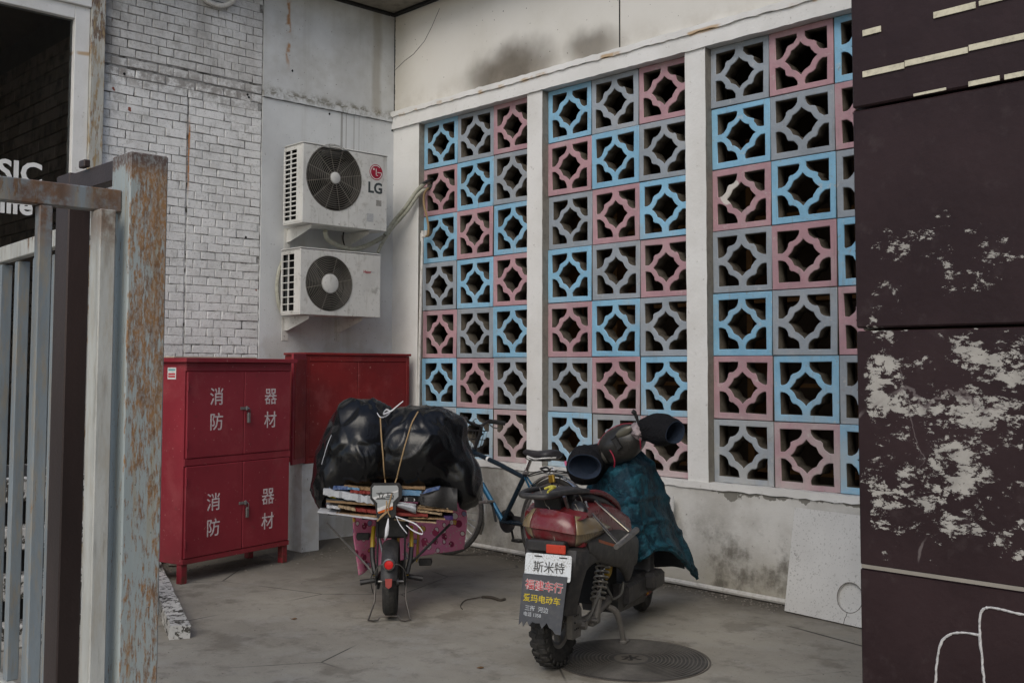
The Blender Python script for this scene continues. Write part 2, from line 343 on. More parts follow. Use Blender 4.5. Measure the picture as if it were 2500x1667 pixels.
def mk_glass():
    m = MT('shop_glass', .03); tr = m.n('BsdfTransparent'); tr.inputs[0].default_value = (.86,.87,.86,1); gl = m.n('BsdfGlossy'); gl.inputs['Roughness'].default_value = .02
    fz = m.n('Fresnel'); fz.inputs[0].default_value = 1.5; mixs = m.n('MixShader'); m.t.links.new(fz.outputs[0], mixs.inputs[0]); m.t.links.new(tr.outputs[0], mixs.inputs[1]); m.t.links.new(gl.outputs[0], mixs.inputs[2])
    m.t.links.new(mixs.outputs[0], m.t.nodes['Material Output'].inputs[0]); return m.m
def mk_lens(name, c, rough=.18):
    m = MT(name, rough, 0, .5); k = m.mix(m.times(m.step(m.noise(9, 7, .7), .40, .72), .55), c, (.20,.165,.14)); m.col(k)
    m.bump(m.noise(20, 3), .1, .004); return m.m
def mk_intbrick():
    m = MT('brown_interior_brick', .9, 0, .2); c = m.mix(m.rand(), (.34,.27,.215), (.48,.39,.32)); c = m.mix(m.times(m.step(m.noise(9, 6), .45, .7), .5), c, (.055,.048,.04)); m.col(c); m.bump(m.noise(40, 6), .4, .005); return m.m

SOOTA = (1.543, 0.000, 3.826); SOOTB = (2.463, 0.000, 3.854)
PATCH = (3.613, 0.060, 2.626)
BRICK = mk_brick(); MORT = mk_mortar(); PLAST = mk_plaster(); UPPER = mk_upper(); TRIM = mk_trim(); DADO = mk_dado(); RAW = mk_raw()
BLK = {'B': mk_block('sky_blue_block_paint', (.26,.50,.68), (.215,.425,.59)), 'P': mk_block('dusty_pink_block_paint', (.47,.285,.315), (.39,.235,.265)), 'G': mk_block('grey_block_paint', (.315,.355,.40), (.265,.30,.335))}
BLKNAME = {'B': 'blue', 'P': 'pink', 'G': 'grey'}
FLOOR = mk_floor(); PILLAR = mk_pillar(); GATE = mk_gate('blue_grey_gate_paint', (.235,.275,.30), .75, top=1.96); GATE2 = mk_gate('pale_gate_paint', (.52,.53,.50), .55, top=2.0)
BROWN = mk_gate('rusted_brown_steel', (.050,.034,.031), .35, stain=0, top=2.4); PANEL = mk_panel()
RED1 = mk_red('red_cabinet_paint', (.275,.025,.038), (.225,.019,.030)); RED2 = mk_red('old_red_cabinet_paint', (.215,.014,.014), (.145,.011,.012))
AC1 = mk_ac('yellowed_white_casing', (.63,.63,.60)); AC2 = mk_ac('dirty_white_casing', (.61,.605,.575))
BAG = mk_bag(); QUILT = mk_quilt(); PINK = mk_pink(); TERR = mk_terrazzo(); IRON = mk_iron(); PLANK = mk_plank(); GLASS = mk_glass(); INTB = mk_intbrick()
DARK = simple('black_plastic', (.018,.018,.019), .5, 0, .3, .25, (.07,.063,.055)); RUBBER = simple('dusty_tyre_rubber', (.028,.027,.026), .85, 0, .3, .55, (.085,.077,.066), 14, .3)
CHROME = simple('chromed_steel', (.62,.62,.62), .16, 1, .1); STEEL = simple('dull_steel', (.30,.29,.28), .42, .8, .3, .4, (.13,.10,.08), 20)
CAVITY = simple('dark_cavity', (.012,.012,.012), .9); HOSE = simple('aged_hose_wrap', (.40,.40,.33), .8, 0, .25, .6, (.15,.14,.11), 14, .3)
PVC = simple('white_pvc', (.60,.59,.56), .5, 0, .15, .5, (.26,.23,.18), 9); WHITEINK = simple('white_stencil_paint', (.66,.60,.60), .7, 0, .2, .55, (.30,.05,.06), 30)
WHITEVIN = simple('white_vinyl', (.72,.72,.70), .6); LOGORED = simple('logo_red', (.33,.012,.035), .45); LOGOGREY = simple('logo_grey', (.045,.055,.055), .5)
WHITE = simple('white_plastic', (.66,.66,.65), .5, 0, .1, .4, (.3,.28,.25), 30); GREYFAN = simple('dusty_fan_plastic', (.042,.038,.033), .8, 0, .3); GRILLE = simple('dusty_grille_wire', (.155,.145,.125), .6, 0, .35)
BLUEF = simple('metallic_blue_frame', (.012,.09,.17), .28, .35, .2, .25, (.03,.035,.04)); BLUEDK = simple('dark_blue_frame', (.010,.022,.034), .3, .2, .2, .3, (.05,.05,.05))
YELLOW = simple('yellow_frame_paint', (.52,.34,.015), .4, 0, .2, .35, (.12,.10,.05)); SREDBODY = simple('dark_red_scooter_shell', (.17,.012,.018), .3, 0, .25, .45, (.13,.09,.085), 12)
SBLACK = simple('dusty_black_shell', (.030,.029,.030), .45, 0, .3, .5, (.095,.087,.078), 12, .1); SEATM = simple('worn_black_vinyl', (.030,.029,.033), .5, 0, .3, .35, (.075,.07,.068), 14)
LENSR = mk_lens('dusty_red_lens', (.15,.016,.022)); LENSC = mk_lens('dusty_amber_clear_lens', (.25,.185,.095)); REFL = simple('red_reflector', (.50,.055,.03), .3); REFLB = simple('bright_red_lamp', (.60,.02,.02), .2)
def mk_muff():
    m = MT('black_padded_nylon', .85, 0, .2); m.col(m.tint((.0085,.0085,.0105), m.math('MULTIPLY_ADD', m.noise(9, 5), .8, .6)))
    a = m.noise(11, 5, .6, m.mul(m.pos, (1,1,1.6)), 1.0); m.bump(m.math('ADD', m.math('ABSOLUTE', m.math('SUBTRACT', a, .5)), m.math('MULTIPLY', m.noise(70, 4), .12)), .9, .04); return m.m
MUFF = mk_muff()
MUFFIN = simple('navy_fleece_lining', (.016,.027,.050), .95, 0, .35, scale=16, bump=.5)
ORANGE = simple('orange_paint', (.55,.11,.012), .45); GOLD = simple('brass_padlock', (.42,.28,.05), .35, .7); ROPE = simple('straw_rope', (.34,.23,.12), .9, 0, .3, scale=40); RIBBON = simple('white_ribbon', (.72,.72,.75), .55)
BLACKINK = simple('black_ink', (.035,.035,.035), .7, 0, .2, .45, (.3,.29,.27), 60); REDINK = simple('red_ink', (.46,.03,.045), .7); YELINK = simple('yellow_ink', (.55,.42,.02), .7); GREYINK = simple('worn_grey_ink', (.42,.44,.46), .8)
FLAPM = simple('grey_rubber_flap', (.062,.066,.075), .65, 0, .25, .4, (.12,.115,.11), 16); CREAM = simple('cream_strip_paint', (.62,.58,.44), .7, 0, .2, .4, (.16,.13,.11), 25); CHALK = simple('chalk_line', (.55,.54,.53), .95, 0, .3, .5, (.10,.085,.085), 60)
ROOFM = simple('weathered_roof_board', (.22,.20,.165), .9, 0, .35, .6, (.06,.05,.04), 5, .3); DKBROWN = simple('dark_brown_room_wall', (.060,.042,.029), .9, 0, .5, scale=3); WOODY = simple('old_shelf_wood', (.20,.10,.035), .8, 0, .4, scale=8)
GOLDOLIVE = simple('olive_instrument_cover', (.055,.052,.045), .35, 0, .3, .4, (.10,.095,.07), 12); FOIL = simple('crumpled_clear_tape', (.34,.28,.29), .22, .35, .4, scale=30, bump=1.0); PINKRIB = simple('pink_piping', (.26,.012,.035), .5)
SPRINGM = simple('dusty_spring_steel', (.36,.34,.30), .4, .7, .3, .4, (.16,.14,.11), 25); ALU = simple('dusty_cast_aluminium', (.22,.205,.185), .6, .35, .3, .4, (.12,.105,.09), 18)

# ---------------------------------------------------------------- mesh helpers
WM = {}
class MB:
    def __init__(s): s.bm = bmesh.new(); s.mi = 0; s.T = M.Identity(4)
    def _done(s, vs, fs):
        for v in vs: v.co = s.T @ v.co
        for f in fs: f.material_index = s.mi
    def box(s, c, sz, rot=None, bev=0):
        r = bmesh.ops.create_cube(s.bm, size=1); vs = r['verts']
        X = M.Translation(V(c)) @ (rot.to_4x4() if rot else M.Identity(4)) @ M.Diagonal((*sz, 1))
        for v in vs: v.co = X @ v.co
        fs = list({f for v in vs for f in v.link_faces})
        if bev:
            es = list({e for v in vs for e in v.link_edges})
            q = bmesh.ops.bevel(s.bm, geom=es, offset=bev, segments=1, affect='EDGES', profile=.5)
            vs = list({v for f in q['faces'] for v in f.verts}); fs = list({f for v in vs for f in v.link_faces})
        s._done(vs, fs); return s
    def bx(s, x0, x1, y0, y1, z0, z1, bev=0): return s.box(((x0+x1)/2, (y0+y1)/2, (z0+z1)/2), (abs(x1-x0), abs(y1-y0), abs(z1-z0)), None, bev)
    def beam(s, a, b, w, h, bev=0, up=(0,0,1)):
        a, b = V(a), V(b); d = (b-a); L = d.length; x = d.normalized(); y = V(up).cross(x)
        if y.length < 1e-4: y = V((1,0,0)).cross(x)
        y.normalize(); z = x.cross(y); rot = M((x, y, z)).transposed()
        return s.box((a+b)/2, (L, w, h), rot, bev)
    def rings(s, rows, closed=False, cap=True):
        vs = []; fs = []; n = len(rows[0])
        for row in rows: vs.append([s.bm.verts.new(p) for p in row])
        m = len(rows)
        for i in range(m if closed else m-1):
            a, b = vs[i], vs[(i+1) % m]
            for j in range(n): fs.append(s.bm.faces.new((a[j], a[(j+1) % n], b[(j+1) % n], b[j])))
        if cap and not closed:
            for q in (vs[0][::-1], vs[-1]):
                try: fs.append(s.bm.faces.new(q))
                except ValueError: pass
        s._done([v for r in vs for v in r], fs); return s
    def tube(s, pts, r, n=8, closed=False, cap=True, sq=1):
        P = [V(p) for p in pts]; m = len(P); rows = []; up = None
        rr = list(r) if isinstance(r, (list, tuple)) else [r]*m
        if len(rr) != m:
            k0 = len(rr)-1; rr = [rr[min(int(i*k0/(m-1)), k0-1)]*(1-(i*k0/(m-1)-min(int(i*k0/(m-1)), k0-1)))+rr[min(int(i*k0/(m-1)), k0-1)+1]*(i*k0/(m-1)-min(int(i*k0/(m-1)), k0-1)) for i in range(m)]
        for i in range(m):
            if closed: t = P[(i+1) % m]-P[i-1]
            else: t = P[min(i+1, m-1)]-P[max(i-1, 0)]
            t.normalize()
            if up is None:
                up = V((0,0,1)) if abs(t.z) < .9 else V((1,0,0))
            b = t.cross(up)
            if b.length < 1e-5: b = t.cross(V((.3,1,.2)))
            b.normalize(); up = b.cross(t).normalized()
            rows.append([P[i]+(b*math.cos(2*PI*k/n)*sq+up*math.sin(2*PI*k/n))*rr[i] for k in range(n)])
        return s.rings(rows, closed, cap)
    def lathe(s, prof, n=24, X=None, closed=False, cap=True):
        X = X or M.Identity(4); rows = []
        for r, z in prof: rows.append([X @ V((r*math.cos(2*PI*k/n), r*math.sin(2*PI*k/n), z)) for k in range(n)])
        return s.rings(rows, closed, cap)
    def torus(s, Rr, r, n=40, k=8, X=None, rz=None):
        return s.lathe([(Rr+r*math.cos(2*PI*i/k), (rz or r)*math.sin(2*PI*i/k)) for i in range(k)], n, X, True)
    def prism(s, poly, X, d):                    # 2D polygon in local XY, extruded to +Z by d
        a = [X @ V((p[0], p[1], 0)) for p in poly]; b = [X @ V((p[0], p[1], d)) for p in poly]
        return s.rings([a, b])
    def sheet(s, g):
        vs = [[s.bm.verts.new(p) for p in row] for row in g]; fs = []
        for i in range(len(g)-1):
            for j in range(len(g[0])-1): fs.append(s.bm.faces.new((vs[i][j], vs[i][j+1], vs[i+1][j+1], vs[i+1][j])))
        s._done([v for r in vs for v in r], fs); return s
    def ball(s, c, sz, rot=None, sub=2):
        q = bmesh.ops.create_icosphere(s.bm, subdivisions=sub, radius=1); X = M.Translation(V(c)) @ (rot.to_4x4() if rot else M.Identity(4)) @ M.Diagonal((*sz, 1))
        for v in q['verts']: v.co = X @ v.co
        s._done(q['verts'], list({f for v in q['verts'] for f in v.link_faces})); return s
    def curve(s, rings2d, X, depth, bev=0):      # filled 2D outline with holes; local +Z is the front
        me = outline_mesh(rings2d, depth, bev); off = len(s.bm.verts); s.bm.from_mesh(me)
        s.bm.verts.ensure_lookup_table(); vs = s.bm.verts[off:]
        for v in vs: v.co = X @ v.co
        s._done(vs, {f for v in vs for f in v.link_faces}); bpy.data.meshes.remove(me); return s
    def mesh(s, name, mat, smooth=35):
        bmesh.ops.recalc_face_normals(s.bm, faces=s.bm.faces)
        me = bpy.data.meshes.new(name); s.bm.to_mesh(me); s.bm.free()
        for k in (mat if isinstance(mat, (list, tuple)) else [mat]): me.materials.append(k)
        if smooth: me.shade_smooth(); me.set_sharp_from_angle(angle=R(smooth))
        return me
    def build(s, name, mat, parent=None, smooth=35, solid=0):
        me = s.mesh(name, mat, smooth); o = bpy.data.objects.new(name, me); COL.objects.link(o)
        if parent is not None:
            o.parent = parent; w = WM[parent]; me.transform(w.inverted()); WM[o] = w
        else: WM[o] = M.Identity(4)
        if solid:
            md = o.modifiers.new('thickness', 'SOLIDIFY'); md.thickness = solid; md.offset = 0
        return o
def outline_mesh(rings2d, depth, bev=0, res=0):
    cu = bpy.data.curves.new('tmp', 'CURVE'); cu.dimensions = '2D'; cu.fill_mode = 'BOTH'; cu.extrude = max(depth/2-bev, 0); cu.bevel_depth = bev; cu.bevel_resolution = res
    if bev: cu.offset = -bev
    for ring in rings2d:
        sp = cu.splines.new('POLY'); sp.points.add(len(ring)-1); sp.use_cyclic_u = True
        for p, q in zip(sp.points, ring): p.co = (q[0], q[1], 0, 1)
    ob = bpy.data.objects.new('tmp', cu); COL.objects.link(ob); bpy.context.view_layer.update()
    me = bpy.data.meshes.new_from_object(ob.evaluated_get(bpy.context.evaluated_depsgraph_get()))
    bpy.data.objects.remove(ob); bpy.data.curves.remove(cu); return me
def tag(o, label=None, cat=None, group=None, kind=None):
    if label: o['label'] = label
    if cat: o['category'] = cat
    if group: o['group'] = group
    if kind: o['kind'] = kind
    return o
def thing(name, label, cat, loc=(0,0,0), rz=0, group=None):
    o = bpy.data.objects.new(name, None); COL.objects.link(o); o.location = loc; o.rotation_euler = (0,0,rz); o.empty_display_size = .1
    WM[o] = M.Translation(V(loc)) @ M.Rotation(rz, 4, 'Z'); return tag(o, label, cat, group)
def solo(mb, name, mat, label, cat, group=None, smooth=35, solid=0):     # a thing that is one mesh, origin at its base
    o = mb.build(name, mat, None, smooth, solid); vs = [v.co for v in o.data.vertices]
    b = V(((min(v.x for v in vs)+max(v.x for v in vs))/2, (min(v.y for v in vs)+max(v.y for v in vs))/2, min(v.z for v in vs)))
    o.data.transform(M.Translation(-b)); o.location = b; WM[o] = M.Translation(b); return tag(o, label, cat, group)
def inst(name, me, parent, loc, rot=None, sc=None):
    o = bpy.data.objects.new(name, me); COL.objects.link(o); o.parent = parent; o.location = WM[parent].inverted() @ V(loc)
    if rot: o.rotation_euler = rot
    if sc: o.scale = sc
    WM[o] = M.Translation(o.location); return o
def frame(o, xd, yd):                            # local X -> xd, local Y -> yd, local Z -> normal
    x = V(xd).normalized(); y = V(yd); z = x.cross(y).normalized(); y = z.cross(x)
    m = M((x, y, z)).transposed().to_4x4(); return M.Translation(V(o)) @ m
def text(name, s, mat, parent, X, size, bold=0, align='CENTER', ext=.0006, sx=1, spacing=1):
    cu = bpy.data.curves.new('t', 'FONT'); cu.body = s; cu.size = size; cu.align_x = align; cu.align_y = 'CENTER'; cu.offset = bold; cu.extrude = ext; cu.space_character = spacing; cu.resolution_u = 3
    ob = bpy.data.objects.new('t', cu); COL.objects.link(ob); bpy.context.view_layer.update()
    me = bpy.data.meshes.new_from_object(ob.evaluated_get(bpy.context.evaluated_depsgraph_get()))
    bpy.data.objects.remove(ob); bpy.data.curves.remove(cu); me.name = name
    me.transform(X @ M.Diagonal((sx,1,1,1))); me.materials.clear(); me.materials.append(mat)
    o = bpy.data.objects.new(name, me); COL.objects.link(o); o.parent = parent; me.transform(WM[parent].inverted()); WM[o] = WM[parent]; return o
class Fr:                                        # a local frame: x forward, y left, z up
    def __init__(s, o, deg, lean=0):
        s.m = M.Translation(V((o[0], o[1], 0))) @ M.Rotation(R(deg), 4, 'Z') @ M.Rotation(R(lean), 4, 'X')
    def __call__(s, x, y, z): return s.m @ V((x, y, z))
    def many(s, pts): return [s.m @ V(p) for p in pts]
def smooth_path(pts, k=6, closed=False):
    P = [V(p) for p in pts]; n = len(P); out = []
    rng = range(n if closed else n-1)
    for i in rng:
        a, b, c, d = (P[(i-1) % n], P[i], P[(i+1) % n], P[(i+2) % n]) if closed else (P[max(i-1,0)], P[i], P[i+1], P[min(i+2,n-1)])
        for j in range(k):
            t = j/k; out.append(.5*((2*b)+(c-a)*t+(2*a-5*b+4*c-d)*t*t+(3*b-a-3*c+d)*t**3))
    if not closed: out.append(P[-1])
    return out
def arc(c, r, a0, a1, n, X): return [X @ V((c[0]+r*math.cos(a0+(a1-a0)*i/n), c[1]+r*math.sin(a0+(a1-a0)*i/n), 0)) for i in range(n+1)]
def cloth(ctrl, nu, nv, fold):                   # ctrl rows of world points -> smooth grid, fold(u,v) moves along the normal
    rows = [smooth_path(r, nu) for r in ctrl]; cols = list(zip(*rows)); cols = [smooth_path(c, nv) for c in cols]
    g = [list(r) for r in zip(*cols)]; H, Wd = len(g), len(g[0]); out = []
    for i in range(H):
        row = []
        for j in range(Wd):
            du = g[i][min(j+1,Wd-1)]-g[i][max(j-1,0)]; dv = g[min(i+1,H-1)][j]-g[max(i-1,0)][j]; nn = du.cross(dv)
            nn = nn.normalized() if nn.length > 1e-9 else V((0,0,1)); row.append(g[i][j]+nn*fold(j/(Wd-1), i/(H-1), g[i][j]))
        out.append(row)
    return out

# ---------------------------------------------------------------- ground
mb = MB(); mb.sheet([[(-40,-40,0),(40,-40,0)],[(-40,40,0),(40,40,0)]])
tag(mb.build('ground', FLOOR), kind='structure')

# ---------------------------------------------------------------- the wall of pierced blocks
XS, WB, WC, ZT, ZS, ZB, TOP = .377, 1.3786, .1686, 3.617, .702, 3.755, 4.677
RB = (ZT-ZS)/7; CB = WB/3
bays = [XS+i*(WB+WC) for i in range(4)]
wall = thing('pierced_block_wall', 'white framed wall of blue, pink and grey pierced concrete blocks', 'wall', (0,0,0))
mb = MB(); mb.bx(.0,9.6,.004,.24,ZB+.001,TOP-.002); mb.build('fascia', UPPER, wall)
mb = MB(); SEAMX = (2.711, 0.000, 3.945)[0]; mb.bx(SEAMX-.004,SEAMX+.004,-.001,.006,ZB+.002,TOP-.01); mb.build('fascia_joint', CAVITY, wall)
mb = MB(); mb.tube([(0.010, 0.003, 4.163),(0.164, 0.003, 4.224),(0.290, 0.003, 4.257),(0.444, 0.003, 4.341),(0.546, 0.003, 4.447),(0.652, 0.003, 4.585)], .0022, 5); mb.build('fascia_crack', CAVITY, wall)
def rough_edge(mb, x0, x1, y0, y1, z0, z1, n, j):
    rows = []
    for i in range(n+1):
        x = x0+(x1-x0)*i/n; a = lambda: random.uniform(-j, j)
        rows.append([V((x,y1,z0)),V((x,y1,z1)),V((x,y0+a(),z1+a())),V((x,y0+a()*.5,z0+a()*1.4))])
    mb.rings(rows)
mb = MB(); rough_edge(mb, .001, 9.6, -.022, .24, ZT, ZB-.028, 190, .0022); mb.build('lintel', TRIM, wall)
mb = MB(); rough_edge(mb, .001, 9.6, -.036, .03, ZB-.028, ZB+.016, 190, .004); mb.build('lintel_moulding', TRIM, wall)
CEMENT = simple('bare_cement_reveal', (.25,.235,.205), .95, 0, .3, .5, (.11,.10,.085), 9, .4)
def bare_sides(o):
    for p in o.data.polygons:
        if p.normal.x > .9: p.material_index = 1
mb = MB(); mb.bx(.001,XS,0,.24,ZS-.02,ZT-.001,.004); bare_sides(mb.build('column', [TRIM, CEMENT], wall))
mb = MB(); rows = []
for k in range(60):
    z = ZB+.03+(TOP-ZB-.04)*k/59; w = random.uniform(.003,.010); rows.append([V((.0125,-.001,z)),V((.0125+w,-.001,z)),V((.0125+w,.006,z)),V((.0125,.006,z))])
mb.rings(rows); mb.build('corner_seam', CAVITY, wall)
for i in range(3):
    mb = MB(); x0 = bays[i]+WB; rows = []
    for k in range(41):
        z = ZS-.035+(ZT-ZS+.034)*k/40; a = lambda: random.uniform(-.0016,.0016)
        rows.append([V((x0+a(),-.006+a(),z)),V((x0+WC+a(),-.006+a(),z)),V((x0+WC,.24,z)),V((x0,.24,z))])
    mb.rings(rows); bare_sides(mb.build('column', [TRIM, CEMENT], wall))
mb = MB(); mb.bx(bays[3]+WB,9.6,0,.24,0,ZT-.001); mb.build('column', TRIM, wall)
mb = MB(); rough_edge(mb, .001, 9.6, -.012, .24, ZS-.045, ZS, 190, .0035); mb.build('sill', TRIM, wall)
mb = MB(); mb.bx(.001,9.6,0,.24,0,ZS-.045); mb.build('dado', DADO, wall)
def block_rings(j=0, broken=False):
    rnd = random.Random(j*7+3); r_ = lambda a: rnd.uniform(-a, a)
    hw, hh = CB/2-.0018, RB/2-.0018
    def S(u, v): return (u*CB/2*1.0, v*RB/2*1.0)
    rings = [[(-hw,-hh),(hw,-hh),(hw,hh),(-hw,hh)]]
    Rr, Cx, Cy = .565, .41, .86
    def arcp(c, r, a0, a1, n): return [(c[0]+r*math.cos(a0+(a1-a0)*i/n), c[1]+r*math.sin(a0+(a1-a0)*i/n)) for i in range(n+1)]
    # centre star: cusp on each axis, two scallops between neighbouring cusps
    q = []
    aS = math.atan2(.50-Cy, 0-Cx); aD = math.atan2(.285-Cy, .285-Cx)
    rS = math.hypot(Cx, .50-Cy); rD = math.hypot(.285-Cx, .285-Cy)
    for i in range(5):
        t = i/4; a = aS+(aD-aS)*t; r0 = rS+(rD-rS)*t; q.append((Cx+r0*math.cos(a), Cy+r0*math.sin(a)))
    q[-1] = (.285,.285)
    oct1 = q[:-1]; oct2 = [(b, a) for a, b in q[::-1]][:-1]
    quad = oct1+oct2                              # from the top cusp to the right cusp
    star = []
    for k in range(4):
        c_, s_ = math.cos(-k*PI/2), math.sin(-k*PI/2)
        for a, b in quad: star.append((a*c_-b*s_, a*s_+b*c_))
    rings.append([S(a*(1+r_(.02)), b*(1+r_(.02))) for a, b in star])
    # corner holes
    e = .80; r1 = .30
    lob = [(.135,e)]+[( .41+ (r1)*math.cos(t), .80+ (.33)*math.sin(t)) for t in [PI*1.04+i*(PI*.46)/5 for i in range(6)]]
    lob = [(max(a,.125), b) for a, b in lob]
    cor = lob+[(b, a) for a, b in lob[::-1]]+[(e,e)]
    for k in range(4):
        c_, s_ = math.cos(k*PI/2), math.sin(k*PI/2)
        ox, oy = r_(.02), r_(.02); rings.append([S((a*c_-b*s_)+r_(.012)+ox, (a*s_+b*c_)+r_(.012)+oy) for a, b in cor])
    return rings
blk_me = {}
for ck in 'BPG':
    for v in range(7):
        me = outline_mesh(block_rings(v+10*'BPG'.index(ck)), .105, .004)
        me.transform(M(((1,0,0,0),(0,0,-1,0),(0,1,0,0),(0,0,0,1))))
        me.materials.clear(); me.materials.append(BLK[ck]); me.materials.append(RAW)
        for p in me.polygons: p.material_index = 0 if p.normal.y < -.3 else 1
        me.name = 'pierced_block_'+BLKNAME[ck]; blk_me[ck, v] = me
pat = [["BGP","PBG","BPB","GBP","PGB","BPG","GBP"], ["BGP","PBG","GPB","BGP","PBG","GPB","BGP"], ["GPB","BGP","PBG","GPB","BGP","PBG","GPB"], ["PBG","GPB","BGP","PBG","GPB","BGP","PBG"]]
YF = .058
for b in range(4):
    for r in range(7):
        for c in range(3):
            k = pat[b][r][c]; o = inst('pierced_block', blk_me[k, (b*5+r*3+c*2+r*c) % 7], wall, (bays[b]+CB*(c+.5)+random.uniform(-.0015,.0015), YF+.0525+random.uniform(-.005,.005), ZT-RB*(r+.5)+random.uniform(-.0015,.0015)), (random.uniform(-.006,.006), random.uniform(-.005,.005), random.uniform(-.008,.008)))
            o['label'] = BLKNAME[k]+' painted pierced block'
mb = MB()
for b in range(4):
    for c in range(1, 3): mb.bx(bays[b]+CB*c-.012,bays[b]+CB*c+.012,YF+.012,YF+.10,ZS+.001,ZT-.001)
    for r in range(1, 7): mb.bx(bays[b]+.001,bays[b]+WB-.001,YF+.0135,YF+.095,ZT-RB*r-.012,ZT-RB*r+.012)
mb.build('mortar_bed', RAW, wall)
# the broken corner of the pink block, patched in white
PX = (3.607, 0.050, 2.626)
# dark room behind the blocks
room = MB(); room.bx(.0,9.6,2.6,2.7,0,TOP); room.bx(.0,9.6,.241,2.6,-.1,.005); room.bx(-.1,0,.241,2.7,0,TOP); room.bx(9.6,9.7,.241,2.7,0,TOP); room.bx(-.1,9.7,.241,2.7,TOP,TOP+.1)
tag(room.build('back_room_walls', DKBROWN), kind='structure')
for i, (x, lab) in enumerate(((1.2,'leftmost wooden shelf rack dimly seen behind the pierced blocks'),(2.9,'middle wooden shelf rack dimly seen behind the pierced blocks'),(4.4,'rightmost wooden shelf rack dimly seen behind the pierced blocks'))):
    sh = thing('shelf_rack', lab, 'shelf', (x-1.3,1.9,0), 0, 'shelf racks in the back room')
    for dx in (-.5,.5):
        m_ = MB(); m_.bx(x-1.3+dx-.03,x-1.3+dx+.03,1.8,2.1,.006,3.4); m_.build('upright', WOODY, sh)
    for z in (.6,1.3,2.0,2.7):
        m_ = MB(); m_.bx(x-1.3-.469,x-1.3+.469,1.8,2.1,z,z+.03); m_.build('shelf', WOODY, sh)

# ---------------------------------------------------------------- brick wall and plaster pier on the left
YB, YL, YSEAM = -1.348, -2.684, -1.999
bw = thing('brick_wall', 'whitewashed brick wall with grimy joints between shop window and air conditioners', 'wall', (0,-2.0,0))
mb = MB(); mb.bx(-.25,0,YL,YB,0,TOP-.002); mb.build('mortar_bed', MORT, bw)
bm_me = {}
def brick_mesh(L, v):
    rnd = random.Random(int(L*1000)+v); h = .0615; j = lambda a: rnd.uniform(-a, a)*2.2
    d = .0055; c = .0034; bm = bmesh.new()
    o = [(-.006,-L/2,-h/2),(-.006,L/2,-h/2),(-.006,L/2,h/2),(-.006,-L/2,h/2)]
    s1 = [(d-c*.8+j(.001),-L/2+j(.0015),-h/2+j(.0015)),(d-c*.8+j(.001),L/2+j(.0015),-h/2+j(.0015)),(d-c*.8+j(.001),L/2+j(.0015),h/2+j(.0015)),(d-c*.8+j(.001),-L/2+j(.0015),h/2+j(.0015))]
    d1 = d+j(.0008); t1 = [(d1,-L/2+c+j(.002),-h/2+c+j(.0018)),(d1,L/2-c+j(.002),-h/2+c+j(.0018)),(d1,L/2-c+j(.002),h/2-c+j(.0018)),(d1,-L/2+c+j(.002),h/2-c+j(.0018))]
    rows = [[bm.verts.new(p) for p in r] for r in (o, s1, t1)]
    for a, b in zip(rows, rows[1:]):
        for k in range(4): bm.faces.new((a[k], a[(k+1) % 4], b[(k+1) % 4], b[k]))
    bm.faces.new(rows[2]); bmesh.ops.recalc_face_normals(bm, faces=bm.faces)
    me = bpy.data.meshes.new('brick'); bm.to_mesh(me); bm.free(); me.materials.append(BRICK); return me
COURSE = .0665; cells = []
z = .03; row = 0
while z < TOP-.05:
    zc = z+COURSE/2; split = zc < 3.55
    for (a, b) in (((YL+.004, YSEAM-.005), (YSEAM+.005, YB-.006)) if split else ((YL+.004, YB-.006),)):
        y = a; first = True
        while y < b-.03:
            L = random.choice((.124,.124,.124,.124,.124,.124,.245,.245)) if not (first and row % 2) else .06
            first = False
            if b-(y+L) < .05: L = b-y
            L = min(L, .25); cells.append((y+L/2, zc, L-.0065)); y += L
    z += COURSE if abs(z-3.66) > .04 else COURSE+.012; row += 1
camv = cam.matrix_world.translation
vis = [c for c in cells if 1.5 < c[1] < 4.50 and not (c[0] < -2.05 and c[1] < 2.35-( -2.05-c[0])*.2)]
vis.sort(key=lambda c: (V((0,c[0],c[1]))-camv).length); vis_set = set(vis[:299])
rest = MB()
def bm_for(L, v):
    L = round(L, 3)
    if (L, v) not in bm_me: bm_me[L, v] = brick_mesh(L, v)
    return bm_me[L, v]
for c in cells:
    me = bm_for(c[2], random.randrange(3)); off = V((random.uniform(-.002,.0025), c[0], c[1]+random.uniform(-.0022,.0022)))
    if c in vis_set: inst('brick', me, bw, off, (random.uniform(-.012,.012), random.uniform(-.016,.016), random.uniform(-.010,.010)), (1, random.uniform(.975,1.0), random.uniform(.94,1.02)))
    else:
        k = len(rest.bm.verts); rest.bm.from_mesh(me); rest.bm.verts.ensure_lookup_table()
        for v in rest.bm.verts[k:]: v.co += off
o = rest.build('brick_courses', BRICK, bw, 0); o['kind'] = 'stuff'
# small holes and bolts in the bricks
mb = MB()
for p in ((0.006, -2.517, 3.643),(0.006, -1.486, 3.672),(0.006, -1.474, 3.652),(0.006, -1.480, 2.503),(0.006, -1.499, 1.482)): mb = MB(); mb.ball(p, (.004,.011,.011), None, 1); mb.build('bolt_hole', CAVITY, bw)
pier = thing('plaster_pier', 'white plastered wall strip behind the two air conditioners', 'wall', (0,-.7,0))
mb = MB(); mb.bx(-.25,.012,YB,-.0005,0,3.676); mb.build('lower_plaster', PLAST, pier)
mb = MB(); mb.bx(-.25,.012,YB,-.0005,3.735,TOP-.002); mb.build('upper_plaster', PLAST, pier)
mb = MB()
rows = []
for i in range(41):
    y = YB+(-.0005-YB)*i/40; a = lambda: random.uniform(-.003,.003); rows.append([V((-.2,y,3.677)),V((-.2,y,3.734)),V((.030+a(),y,3.730+a())),V((.030+a(),y,3.682+a()))])
mb.rings(rows); mb.build('string_course', PLAST, pier)
mb = MB()
